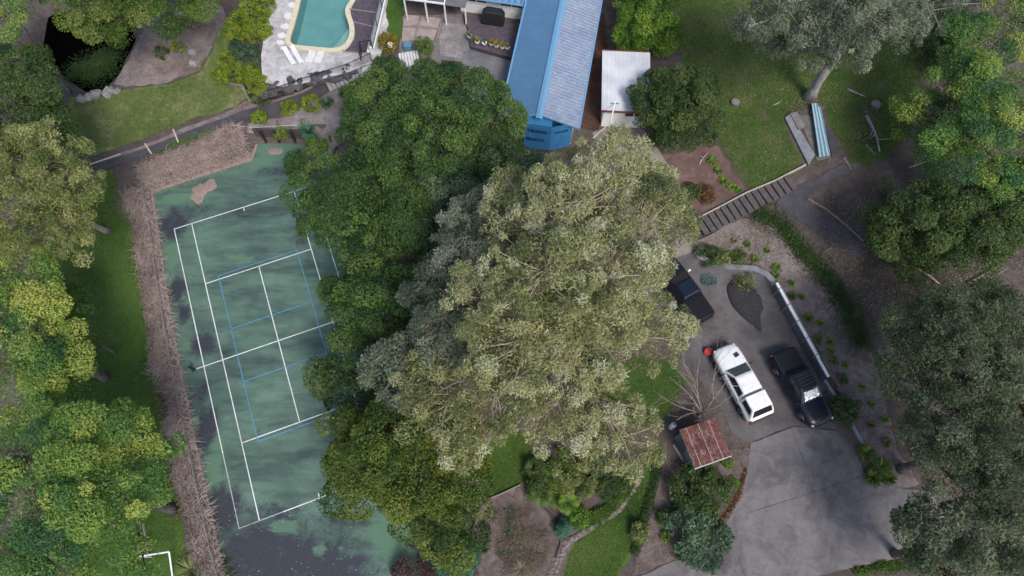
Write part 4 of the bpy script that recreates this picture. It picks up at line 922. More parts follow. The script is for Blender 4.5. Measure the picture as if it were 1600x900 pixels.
# patio pieces
pt_ = empty('patio_paving', G(660, 45), 0, 'pinkish paving bays with timber dividers below the pergola', 'paving'); o3 = pt_.location
for q in [[(632,24),(655,26),(652,40),(630,42)],[(630,44),(651,42),(647,64),(628,66)],[(659,27),(689,30),(684,45),(655,41)],[(654,44),(683,48),(676,66),(650,64)]]:
    pp_ = [G(*p)-o3 for p in q]; MB().slab([p+Vector((0, 0, .10)) for p in pp_], .08).build('paving_bay', M_PINKPAVE, pt_)
for a, b in [((657,26),(648,66)),((632,43),(686,47)),((691,30),(683,66))]: MB().bar(G(*a)-o3+Vector((0, 0, .1)), G(*b)-o3+Vector((0, 0, .1)), .16, .12).build('divider', M_TIMBER, pt_)
def flight(name, label, a, b, k, w, mat, cat='steps', th=.1, rise=True, side=0, gap=.04):
    """flight of k slabs between two ground points"""
    A, B = a, b; d = (B-A).to_2d(); yaw = math.atan2(d.y, d.x); L = d.length/k
    root = empty(name, A, 0, label, cat)
    for i in range(k):
        p = A.lerp(B, (i+.5)/k)-A
        MB().box((0, 0, 0), (L-gap, w*random.uniform(.96, 1.03), th)).build('tread', mat, root, bevel=.012).matrix_local = Matrix.Translation(p+Vector((0, 0, th*.4))) @ Matrix.Rotation(yaw+random.uniform(-.02, .02), 4, 'Z')
    return root
flight('garden_steps', 'pale stone steps beside the blue box on the patio', G(624, 96), G(655, 90), 7, 1.4, M_PAVER, th=.16)
flight('garden_steps', 'grey steps climbing from the path to the pool gate', G(512, 137)+Vector((0, 0, .08)), G(566, 112)+Vector((0, 0, .08)), 9, 1.15, surf('grey_step_slab', (.20, .195, .20), (.36, .35, .36), 2., .85), th=.16)
sheet('landing', [(565,100),(598,92),(606,108),(572,124),(566,116)], surf('pale_landing', (.40, .40, .41), (.55, .55, .56), 1.2, .85), .09, .6, 0)
bx = tag(MB().box((0, 0, .25), (.6, .5, .5)).build('storage_box', mflat('blue_plastic', (.07, .17, .27), .5), None, bevel=.04), 'small blue plastic box on the patio beside the palm', 'box'); bx.location = G(638, 77)+Vector((0, 0, .04))
MB().box((0, 0, .52), (.64, .54, .06)).build('lid', mflat('blue_plastic_lid', (.09, .21, .32), .5), bx, bevel=.02)
gb = empty('garden_lamp', G(612, 80), 0, 'white globe garden lamp beside the golden shrub', 'lamp'); MB().lathe((0, 0, 0), [(.06, 0), (.05, .55)], 8).build('post', M_BLACK, gb)
MB().lathe((0, 0, .5), [(.05, 0), (.18, .06), (.26, .2), (.26, .32), (.18, .46), (.05, .52)], 16).build('globe', M_WHITEP, gb, smooth=True)
# concrete pad beside the deck with steps
MBp = sheet('concrete_pad', [(724,82),(738,76),(802,96),(788,170),(722,168)], slabmat('cool_grey_concrete', (.12, .118, .125), (.21, .205, .215), (.09, .09, .105), .6), .075, .7, .02)  # plain grey concrete, slightly bluer than the patio

# ------------------------------------------------------------------ white roofed shed
shed = empty('garden_shed', (8.75, 34.7, 2.95), R(-3), 'small shed with white corrugated roof and red brown fascia', 'shed')
w = MB().prism([(-1.6, -2.2), (1.65, -2.2), (1.65, 2.5), (-1.6, 2.5)], -.3, 2.15); w.build('wall', M_WHITE, shed)
ribbed('roof', Vector((-1.85, -2.62, 2.30)), Vector((-1.85, 2.75, 2.62)), Vector((1.85, 2.75, 2.62)), Vector((1.85, -2.62, 2.30)), corrug('white_roof_sheet', (.46, .47, .50), (.66, .67, .70), (0, 1, 0), .15, .5, .0, None, .25), .30, .010, shed)
mb_ = mflat('red_brown_fascia', (.16, .05, .045), .6)
MB().bar((-1.87, 2.80, 2.60), (1.87, 2.80, 2.60), .06, .16).build('fascia', mb_, shed); MB().bar((-1.87, -2.66, 2.24), (1.87, -2.66, 2.24), .06, .2).build('fascia', mb_, shed); MB().bar((1.89, -2.6, 2.25), (1.89, 2.7, 2.56), .05, .14).build('fascia', mb_, shed)
wf = MB().box((.75, -2.215, 1.45), (1.5, .05, .62)).build('window', M_WHITEP, shed)
for s in (-1, 1): MB().box((.75+s*.36, -2.245, 1.45), (.64, .02, .5)).build('pane', M_GLASS, wf)
pole = empty('power_pole', G(947, 223), 0, 'slim white service pole at the corner of the shed', 'pole'); PH = 5.2
MB().tube([(0, 0, -.3), (0, 0, PH)], [.06, .05], 10).build('shaft', M_WHITEP, pole, smooth=True)
MB().bar((-.3, 0, PH-.25), (.3, 0, PH-.25), .07).build('crossarm', M_TIMBER, pole)
hc = hp(HW, .2, ZE-.2)+ho-pole.location
MB().tube(curve3((0, 0, PH-.25), hc, -.03, 8, 0), .014, 4, False).build('service_wire', M_BLACK, pole)
MB().bar((0, .04, 2.6), Vector((-1.15, -.3, 1.1)), .05).build('stay', M_WHITEP, pole)

bk_ = [rockmesh(.34, 40+i, .7) for i in range(4)]
for m_ in bk_: m_.materials.append(surf('dark_bank_rock', (.035, .032, .036), (.13, .12, .125), 2.5, .95, .8, .06))
rb = empty('rock_bank', G(470, 135), 0, 'dark rock bank holding up the pool terrace above the path', 'rock bank'); rb0 = rb.location.copy()
for i in range(46):
    t = i/45; px, py = 408+142*t+random.uniform(-3, 3), 145-32*t+random.uniform(-7, 5); p = at(px, py, 2.75)
    o = link('rock', bk_[i % 4], None, rb); o.location = p-rb0+Vector((0, 0, random.uniform(-.1, .12))); o.rotation_euler = (random.uniform(-.3, .3), 0, random.uniform(0, 6)); k = random.uniform(.7, 1.5); o.scale = (k*1.3, k, k)
rt_ = tag(MB().lathe((0, 0, 0), [(.20, 0), (.26, .3), (.28, .34), (.24, .33), (.22, .3)], 14).build('flower_pot', mflat('terracotta_red', (.24, .045, .035), .7), None, smooth=True), 'red pot standing on the dark soil below the patio', 'flower pot'); rt_.location = G(706, 130)+Vector((0, 0, .06))
# ------------------------------------------------------------------ vehicles
def carpaint(name, c, dirt, amt=.62, spec=.5, coat=.5):
    m, t, o = _nt(name); p = pos(t); a = noise(t, p, 3., 6, .75, .5); f = noise(t, p, 22., 3, .7)
    k = mathn(t, 'ADD', mathn(t, 'MULTIPLY', a, .6), mathn(t, 'MULTIPLY', f, .4))
    col = mixc(t, ramp(t, k, [(.52, (0, 0, 0)), (amt, (1, 1, 1))]), c, dirt)
    return finish(m, t, o, col, mathn(t, 'ADD', mathn(t, 'MULTIPLY', a, .3), .18), None, metal=0, spec=spec, coat=coat)
def quad_on(a, b, c, d, u0, u1, v0, v1, off):
    """inset quad on the face a(bottom left) b(bottom right) c(top right) d(top left)"""
    P = lambda u, v: a.lerp(b, u).lerp(d.lerp(c, u), v); n = (b-a).cross(d-a).normalized()*off
    return [P(u0, v0)+n, P(u1, v0)+n, P(u1, v1)+n, P(u0, v1)+n]
def pane(q, name, mat, parent, th=.012):
    q = [Vector(p) for p in q]; n = (q[1]-q[0]).cross(q[3]-q[0]).normalized()*th
    return MB().add(q+[p-n for p in q], [(0, 1, 2, 3), (7, 6, 5, 4), (0, 4, 5, 1), (1, 5, 6, 2), (2, 6, 7, 3), (3, 7, 4, 0)]).build(name, mat, parent)
def pickup(label, cpos, head, paint, canopy=False, roofmat=None, shade=False, mirror=None, trim=None):
    root = empty('pickup_truck', cpos, math.atan2(head[1], head[0]), label, 'pickup truck'); trim = trim or M_BLACK
    st = [(2.66, .40, .52, .76), (2.60, .64, .46, .88), (2.46, .80, .40, .98), (2.15, .90, .35, 1.05), (1.55, .93, .34, 1.09), (1.05, .935, .34, 1.12), (0, .935, .33, 1.12), (-1.0, .935, .33, 1.12), (-1.9, .935, .34, 1.12), (-2.45, .92, .38, 1.11), (-2.58, .86, .46, 1.08)]
    mb = MB(); n = 14; vs = []
    for x, w, zb, zt in st:
        half = [(0, zt+.025), (w*.55, zt+.02), (w*.86, zt-.015), (w*.975, zt-.09), (w, zt-.28), (w*.985, zb+.16), (w*.93, zb)]
        rg = half+[(-y, z) for y, z in half[:0:-1]]+[(0, zb)]
        rg = half+[(0, zb)]+[(-y, z) for y, z in half[:0:-1]]
        vs += [(x, y, z) for y, z in rg]
    n = len(rg); k = len(st)
    mb.add(vs, [(i*n+j, i*n+(j+1) % n, (i+1)*n+(j+1) % n, (i+1)*n+j) for i in range(k-1) for j in range(n)]+[tuple(range(n)), tuple((k-1)*n+j for j in range(n))])
    body = mb.build('body', paint, root, smooth=True)
    # cabin
    xr = -1.02; zb, zt = 1.10, 1.77
    B = [Vector((1.10, -.83, zb)), Vector((1.10, .83, zb)), Vector((xr, .85, zb)), Vector((xr, -.85, zb))]
    T = [Vector((.34, -.64, zt-.06)), Vector((.34, .64, zt-.06)), Vector((xr+.16, .66, zt-.04)), Vector((xr+.16, -.66, zt-.04))]
    U = [Vector((.22, -.54, zt)), Vector((.22, .54, zt)), Vector((xr+.26, .56, zt+.01)), Vector((xr+.26, -.56, zt+.01))]
    mb = MB().add(B+T+U, [(0, 1, 5, 4), (1, 2, 6, 5), (2, 3, 7, 6), (3, 0, 4, 7), (4, 5, 9, 8), (5, 6, 10, 9), (6, 7, 11, 10), (7, 4, 8, 11), (8, 9, 10, 11), (3, 2, 1, 0)])
    mb.build('cabin', roofmat or paint, root, bevel=.03, seg=2)
    pane(quad_on(B[0], B[1], T[1], T[0], .06, .94, .10, .95, .012), 'windscreen', M_GLASS, root)
    if shade:
        q = quad_on(B[0], B[1], T[1], T[0], .16, .84, .22, .86, .024); g = MB(); NN = 10; vs = []
        for j in range(NN+1):
            for i in range(NN+1):
                p = q[0].lerp(q[1], i/NN).lerp(q[3].lerp(q[2], i/NN), j/NN); vs.append(p+Vector((.5, 0, .8))*(.035*random.random()))
        g.add(vs, [(j*(NN+1)+i, j*(NN+1)+i+1, (j+1)*(NN+1)+i+1, (j+1)*(NN+1)+i) for j in range(NN) for i in range(NN)]); g.build('sun_shade', mflat('silver_foil', (.72, .76, .76), .25, .6), root)
    for s, (a, b, c, d) in ((1, (B[1], B[2], T[2], T[1])), (-1, (B[3], B[0], T[0], T[3]))):
        e = [(.10, .50), (.54, .92)] if s > 0 else [(.08, .46), (.50, .90)]
        for u0, u1 in e: pane(quad_on(a, b, c, d, u0, u1, .14, .9, .012), 'side_window', M_GLASS, root)
    if canopy:
        x0, x1 = xr-.05, -2.50
        b = [Vector((x0, -.89, 1.08)), Vector((x0, .89, 1.08)), Vector((x1, .88, 1.08)), Vector((x1, -.88, 1.08))]; t = [Vector((x0, -.70, 1.80)), Vector((x0, .70, 1.80)), Vector((x1+.42, .70, 1.80)), Vector((x1+.42, -.70, 1.80))]
        MB().add(b+t, [(0, 1, 5, 4), (1, 2, 6, 5), (2, 3, 7, 6), (3, 0, 4, 7), (4, 5, 6, 7), (3, 2, 1, 0)]).build('canopy', paint, root, bevel=.05, seg=3)
        pane(quad_on(b[2], b[3], t[3], t[2], .07, .93, .22, .92, .012), 'rear_window', M_GLASS, root)
        for q in ((b[1], b[2], t[2], t[1]), (b[3], b[0], t[0], t[3])): pane(quad_on(*q, .14, .86, .25, .85, .012), 'canopy_window', M_GLASS, root)
    else:
        pane(quad_on(B[2], B[3], T[3], T[2], .10, .90, .2, .9, .012), 'rear_window', M_GLASS, root)
        tv = MB().box((-1.79, 0, 1.135), (1.42, 1.62, .05)).build('tray_cover', mflat('black_vinyl_tonneau', (.010, .011, .015), .75, spec=.2), root, bevel=.02)
        for yy in (-.79, .79): MB().bar((-1.08, yy, 1.165), (-2.5, yy, 1.165), .05, .03).build('cover_rail', trim, tv)
    MB().box((2.58, 0, .54), (.18, 1.36, .22)).build('front_bumper', trim, root, bevel=.06); MB().box((-2.64, 0, .56), (.16, 1.60, .16)).build('rear_bumper', trim, root, bevel=.04)
    MB().box((2.60, 0, .80), (.06, 1.0, .18)).build('grille', M_BLACK, root, bevel=.02)
    for s in (-1, 1):
        MB().box((2.47, s*.66, .86), (.16, .24, .13), rz=-s*.45).build('headlight', M_LAMP, root, bevel=.03); MB().box((-2.56, s*.84, .88), (.08, .12, .36)).build('tail_light', M_RED, root, bevel=.02)
        MB().box((.88, s*1.04, 1.16), (.12, .22, .17)).build('mirror', mirror or paint, root, bevel=.03)
        MB().bar((2.3, s*.36, 1.062), (1.2, s*.44, 1.132), .035, .03).build('bonnet_crease', paint, root)
        for xx in (.25, -.72): MB().box((xx-.2, s*.945, .93), (.16, .03, .04)).build('door_handle', trim, root)
        for x in (1.62, -1.60):
            wh = empty('wheel', (x, s*.82, .38)); wh.parent = root
            ty = MB().tube([(0, -.125*s, 0), (0, -.11*s, 0), (0, .11*s, 0), (0, .125*s, 0)], [.31, .38, .38, .31], 20).build('tyre', M_RUBBER, wh, smooth=False)
            MB().tube([(0, .10*s, 0), (0, .135*s, 0)], [.25, .22], 12).build('rim', M_RIM, wh)
            ar = MB(); vs = []
            for q in range(11):
                t = math.pi*q/10; vs += [(x+.47*math.cos(t), s*.925, .36+.47*math.sin(t)), (x+.47*math.cos(t), s*.985, .36+.46*math.sin(t)), (x+.38*math.cos(t), s*.985, .36+.39*math.sin(t))]
            ar.add(vs, [(3*q+e, 3*q+e+1, 3*q+e+4, 3*q+e+3) for q in range(10) for e in (0, 1)]).build('wheel_arch', trim, root)
    root.scale = (1.06, 1.08, 1.06)
    return root
def carpos(a, b):
    A, B = at(*a, 1.0), at(*b, 1.0); c = (A+B)/2; c.z = h1(c.x, c.y)+.045; return c, (A-B).normalized()
c, hd = carpos((1130, 543), (1190, 653))
wp = carpaint('dusty_white_paint', (.80, .80, .80), (.42, .41, .40), .72)
ute = pickup('white pickup with a matching hard canopy, front towards the gum tree', c, hd, wp, canopy=True, mirror=M_BLACK)
MB().box((1.75, -.42, 1.13), (.28, .34, .05), rz=.2).build('bonnet_scoop', M_BLACK, ute, bevel=.02)
for x in (.1, -.45): MB().bar((x, -.60, 1.785), (x, .60, 1.785), .02, .012).build('roof_seam', wp, ute)
c, hd = carpos((1281, 662), (1219, 553))
nv = carpaint('dark_navy_paint', (.006, .009, .018), (.016, .019, .026), .8, .3, .12)
nav = pickup('dark navy pickup with a covered tray and silver shade behind its windscreen', c, hd, nv, roofmat=None, shade=True)
for k in range(4): MB().bar((.05-.22*k, -.5, 1.79), (.05-.22*k, .5, 1.79), .07, .03).build('roof_rib', M_BLACK, nav)
c, hd = carpos((1036, 412), (1096, 498))
blk = pickup('black pickup half hidden under the gum tree, tail light showing', c, hd, carpaint('black_blue_paint', (.007, .012, .026), (.016, .02, .03), .8, .3, .15), mirror=M_WHITEP)
# red rag heap beside the white pickup
me = rockmesh(.36, 5, .55); o = tag(link('red_bag', me, mflat('red_cloth', (.55, .045, .05), .7, v=.4, sc=9.)), 'crumpled red bag beside the front corner of the white pickup', 'bag'); o.location = at(1109, 548, .55)-Vector((0, 0, .30)); o.scale = (1.1, .8, 1.3); o.location.z = h1(o.location.x, o.location.y)+.22

# ------------------------------------------------------------------ walls, rails and steps round the driveway
def wall_run(name, label, pts, th, z0, ztop, mat, cat='wall', cap=None, capmat=None):
    """wall along ground points; z0 depth below ground, ztop list of top heights"""
    root = empty(name, pts[0], 0, label, cat); b = pts[0]; n = len(pts); L, Rr = [], []
    for i in range(n):
        d = (pts[min(i+1, n-1)]-pts[max(i-1, 0)]).to_2d().normalized(); q = Vector((-d.y, d.x))*th/2
        L.append((pts[i].to_2d()+q, ztop[i])); Rr.append((pts[i].to_2d()-q, ztop[i]))
    vs = []
    for i in range(n):
        zb = pts[i].z-z0
        vs += [(L[i][0].x-b.x, L[i][0].y-b.y, zb-b.z), (Rr[i][0].x-b.x, Rr[i][0].y-b.y, zb-b.z), (Rr[i][0].x-b.x, Rr[i][0].y-b.y, ztop[i]-b.z), (L[i][0].x-b.x, L[i][0].y-b.y, ztop[i]-b.z)]
    fs = [(4*i+j, 4*i+(j+1) % 4, 4*i+4+(j+1) % 4, 4*i+4+j) for i in range(n-1) for j in range(4)]+[(0, 1, 2, 3), (4*n-4, 4*n-3, 4*n-2, 4*n-1)]
    MB().add(vs, fs).build('wall_body', mat, root, bevel=.015)
    return root
def resamp(pts, step):
    out = []
    for i in range(len(pts)-1):
        a, b = pts[i], pts[i+1]; k = max(1, int((b-a).length/step))
        out += [a.lerp(b, j/k) for j in range(k)]
    return out+[pts[-1]]
kp = resamp(GP([(1086,394),(1092,402),(1106,410),(1140,419),(1176,422),(1196,432),(1206,443)]), .5)
wall_run('kerb_wall', 'low curved grey concrete kerb along the top of the asphalt', kp, .42, .3, [p.z+.22+.02*i for i, p in enumerate(kp)], M_GREYW)
def drivept(px, py): return at(px, py, .12)
wp_ = resamp([drivept(*p) for p in [(1200,456),(1216,486),(1234,520),(1252,552),(1276,596)]], .8)
rw = wall_run('retaining_wall', 'straight dark grey retaining wall with a white cap beside the navy pickup', wp_, .22, .35, [1.85+.0*i for i in range(len(wp_))], surf('dark_grey_wall', (.075, .08, .095), (.14, .145, .16), 2.5, .85))
d = (wp_[-1]-wp_[0]).normalized(); nr = Vector((-d.y, d.x, 0)); nr = nr if nr.x > 0 else -nr
A, B = wp_[0]+Vector((0, 0, 1.76)), wp_[-1]+Vector((0, 0, 1.76)); b = wp_[0]
MB().bar(A-b+nr*.04, B+d*.15-b+nr*.04, .20, .06).build('cap', M_WHITE, rw, bevel=.01)
wp2 = resamp([drivept(*p) for p in [(1278,600),(1308,642),(1336,690),(1352,716),(1372,742)]], .8)
wall_run('retaining_wall', 'curving grey retaining wall behind the clump of strappy plants', wp2, .22, .35, [1.3-.08*i for i in range(len(wp2))], M_GREYW)
hr = empty('handrail', wp_[0]-nr*.22, 0, 'galvanised pipe handrail standing in front of the white capped wall', 'handrail'); b = hr.location.copy(); k = 5; HRH = 2.55
for i in range(k):
    p = wp_[0].lerp(wp_[-1], .08+.72*i/(k-1))-nr*.22-b; MB().tube([p+Vector((0, 0, -.1)), p+Vector((0, 0, HRH))], .03, 8).build('post', M_STEEL, hr)
p0, p1 = wp_[0].lerp(wp_[-1], .06)-nr*.22-b, wp_[0].lerp(wp_[-1], .84)-nr*.22-b
for z, nm in ((HRH, 'top_rail'), (.12, 'bottom_rail')): MB().tube([p0+Vector((0, 0, z)), p1+Vector((0, 0, z))], .03, 8).build(nm, M_STEEL, hr)
# timber steps up to the lawn
a, b = G(1092, 358), G(1238, 284)
flight('timber_steps', 'long flight of weathered timber steps from the driveway up to the lawn', a+Vector((0, 0, .05)), b+Vector((0, 0, .05)), 15, 1.45, surf('step_timber', (.055, .047, .048), (.13, .112, .11), 3., .9, .5), th=.2, gap=.07)
ed = empty('timber_edging', G(1082, 346), 0, 'pale timber edge board along the upper side of the timber steps', 'edging'); e0 = ed.location.copy(); ep = GP([(1082,346),(1120,327),(1165,303),(1210,284),(1258,259)])
for i in range(4): MB().bar(ep[i]-e0+Vector((0, 0, .12)), ep[i+1]-e0+Vector((0, 0, .12)), .09, .28).build('board', M_TIMBERP, ed)
lw = resamp(GP([(1084,382),(1104,374),(1126,362)]), .6); wall_run('stone_kerb', 'short pale kerb at the foot of the timber steps', lw, .3, .2, [p.z+.18 for p in lw], M_STONE)
# concrete pad with roofing sheets
fr = empty('storage_pad', G(1262, 215), 0, 'old concrete pad with a raised kerb on the upper lawn', 'concrete pad'); f0 = fr.location.copy()
def strip(pxs, z0, z1, name, mat):
    q = [G(*p)-f0 for p in pxs]; n_ = len(q); MB().add([p+Vector((0, 0, z0)) for p in q]+[p+Vector((0, 0, z1)) for p in q], [tuple(range(n_))[::-1], tuple(range(n_, 2*n_))]+[(i, (i+1) % n_, n_+(i+1) % n_, n_+i) for i in range(n_)]).build(name, mat, fr, bevel=.015)
strip([(1225,186),(1233,180),(1272,244),(1262,260)], -.2, .22, 'kerb', M_GREYW); strip([(1232,180),(1243,178),(1256,200),(1246,206)], -.1, .30, 'kerb', M_PATIO)
strip([(1246,180),(1284,182),(1298,246),(1276,252)], -.15, .06, 'slab', surf('dirty_slab', (.09, .085, .085), (.18, .165, .16), 1.5, .9)); strip([(1288,198),(1300,205),(1308,240),(1300,248)], -.1, .08, 'slab', M_PATH)
sh_ = mflat('pale_blue_steel', (.42, .60, .66), .35, .3)
for i, (a, b, lab) in enumerate([((1267, 166), (1279, 249), 'pale blue steel channel, left one of the three lying on the concrete pad'), ((1271, 166), (1285, 248), 'pale blue steel channel, middle one of the three on the pad'), ((1276, 171), (1291, 247), 'pale blue steel channel, right one of the three on the pad')]):
    A, B = G(*a)+Vector((0, 0, .36)), G(*b)+Vector((0, 0, .36)); d_ = (B-A).normalized(); sd2 = Vector((-d_.y, d_.x, 0)); rt = empty('steel_channel', (A+B)/2, 0, lab, 'roofing sheet', 'steel channels on the pad'); m_ = rt.location.copy()
    MB().bar(A-m_, B-m_, .22, .02).build('web', sh_, rt)
    for s in (-1, 1): MB().bar(A-m_+sd2*s*.11+Vector((0, 0, .05)), B-m_+sd2*s*.11+Vector((0, 0, .05)), .02, .10).build('flange', sh_, rt)
    for t in (.15, .85): MB().box((A-m_).lerp(B-m_, t)+Vector((0, 0, -.14)), (.3, .1, .26)).build('bearer', M_TIMBER, rt)

# ------------------------------------------------------------------ rusty shed
q = [Vector((11.07, 8.61, 0)), Vector((13.45, 9.40, 0)), Vector((14.28, 7.03, 0)), Vector((12.05, 6.13, 0))]; cc = sum(q, Vector())/4
rs = empty('rusty_shed', (cc.x, cc.y, .1), math.atan2(q[1].y-q[0].y, q[1].x-q[0].x), 'small grey green shed with a rusty corrugated roof beside the driveway', 'shed'); ax = Matrix.Rotation(rs.rotation_euler.z, 3, 'Z') @ Vector((1, 0, 0))
hx, hy = 1.16, 1.16
MB().prism([(-hx, -hy), (hx, -hy), (hx, hy), (-hx, hy)], -.25, 2.22).build('wall', surf('grey_green_sheet', (.12, .15, .155), (.19, .225, .23), 2., .6), rs)
ribbed('roof', Vector((-1.30, -1.30, 2.32)), Vector((-1.30, 1.30, 2.52)), Vector((1.30, 1.30, 2.52)), Vector((1.30, -1.30, 2.32)), corrug('rusty_roof_sheet', (.075, .022, .018), (.16, .055, .045), tuple(ax), .25, .85, 0, (.24, .15, .135)), .26, .025, rs)
for k in (-.83, .02, .75): MB().bar((k, -1.30, 2.36), (k, 1.28, 2.56), .05, .025).build('lap_joint', surf('pale_rust', (.22, .12, .10), (.45, .38, .36), 5., .9), rs)
MB().bar((-1.32, -1.33, 2.33), (1.32, -1.33, 2.33), .08, .09).build('front_flashing', surf('pale_flashing', (.30, .26, .25), (.52, .48, .47), 5., .7), rs)
dr = MB().box((-hx-.02, .35, .95), (.04, .75, 1.85)).build('door', surf('dark_door_sheet', (.06, .075, .08), (.10, .12, .13), 2., .6), rs); MB().box((-hx-.06, .08, 1.0), (.04, .05, .14)).build('handle', M_BLACK, dr)
gc = empty('gas_cylinder', at(1048, 668, .2), 0, 'tall white gas cylinder beside the rusty roofed shed', 'gas cylinder'); gc.location.z = h1(gc.location.x, gc.location.y)
MB().lathe((0, 0, 0), [(.17, 0), (.19, .06), (.19, .95), (.15, 1.1), (.07, 1.16)], 16).build('tank', M_WHITEP, gc, smooth=True); MB().lathe((0, 0, 1.1), [(.10, 0), (.10, .16)], 12).build('collar', M_GREYW, gc); MB().lathe((0, 0, 1.2), [(.03, 0), (.04, .08)], 8).build('valve', M_BLACK, gc)
pk_ = tag(MB().box((0, 0, .04), (.16, 1.3, .05)).build('plank', M_TIMBERP, None), 'pale plank lying along the grey shed wall', 'plank'); pk_.location = G(1060, 708); pk_.rotation_euler = (0, 0, R(28))

# ------------------------------------------------------------------ court surrounds
def court_wall():
    root = empty('sleeper_wall', at(435, 223, 0), 0, 'dark sleeper retaining wall with black posts at the top of the court', 'wall'); o = root.location.copy(); A, B = at(403, 220, 0)-o, at(476, 222, 0)-o
    for k in range(6): MB().bar(A+Vector((0, .18, .12+k*.245)), B+Vector((0, .18, .12+k*.245)), .14, .235).build('sleeper', M_TIMBERD, root)
    for px in (416, 437, 462): p = at(px, 224, 0)-o; MB().box(p+Vector((0, .09, .78)), (.16, .16, 1.62)).build('post', M_BLACK, root)
    MB().box((.1, -.02, 1.0), (.3, .03, .1)).build('name_plate', M_WHITEP, root)
court_wall()
ft = empty('wire_fence', at(365, 205, 1.45), 0, 'thin white wire fence along the top of the sleeper wall', 'fence'); o = ft.location.copy()
pts = [at(a, b, 1.5)-o for a, b in ((366, 206), (402, 210), (470, 206))]
for i in range(2):
    for z in (.95,): MB().tube([pts[i]+Vector((0, 0, z)), pts[i+1]+Vector((0, 0, z))], .009, 5).build('wire', M_WHITEP, ft)
for p in pts+[pts[1].lerp(pts[2], .5)]: MB().tube([p+Vector((0, 0, -.4)), p+Vector((0, 0, 1.0))], .02, 6).build('post', M_STEEL, ft)
# chain link fence, 3 m, along the left and top of the court
FP = [at(*p) for p in [(352,905),(340,862),(318,760),(296,655),(276,560),(258,455),(246,370),(233,298)]]; FT = [at(*p) for p in [(233,298),(298,275),(392,245)]]
def chain(label, pts, h=1.3):
    root = empty('court_fence', pts[0], 0, label, 'fence'); b = pts[0]; P = resamp(pts, 2.6)
    for p in P: MB().tube([p-b+Vector((0, 0, -.2)), p-b+Vector((0, 0, h))], .035, 7).build('post', M_STEEL, root)
    for i in range(len(pts)-1): MB().tube([pts[i]-b+Vector((0, 0, h)), pts[i+1]-b+Vector((0, 0, h))], .025, 6).build('top_rail', TWIGM, root)
    wm = MB()
    for i in range(len(pts)-1):
        a, c = pts[i]-b, pts[i+1]-b; L = (c-a).length; k = int(L/.35)
        for j in range(k):
            for s in (-1, 1):
                t0 = j/k; t1 = t0+s*h/L
                if 0 <= t1 <= 1: p, q_ = a.lerp(c, t0), a.lerp(c, t1)+Vector((0, 0, h)); wm.tube([p, q_], .006, 3, False)
    tag(wm.build('wire_mesh', M_STEEL, root), kind='stuff')
chain('tall chain link fence along the left side of the tennis court', FP); chain('tall chain link fence along the top of the tennis court', FT)
M_KERB = surf('pinkish_court_kerb', (.22, .155, .135), (.38, .29, .26), 3., .9)
for nm, pl_ in (('left', [(344,870),(320,762),(298,656),(278,560),(260,455),(248,370),(238,301)]), ('top', [(238,300),(300,279),(394,249),(402,226)])):
    root = empty('court_kerb', at(*pl_[0]), 0, 'narrow pinkish concrete kerb along the %s edge of the tennis court' % nm, 'kerb'); b = root.location.copy(); Q = resamp([at(*p) for p in pl_], 2.2)
    for i in range(len(Q)-1): dd = (Q[i+1]-Q[i]).normalized()*.015; MB().bar(Q[i]+dd-b+Vector((0, 0, .05)), Q[i+1]-dd-b+Vector((0, 0, .05)), .18, .16).build('kerb_length', M_KERB, root, bevel=.015)
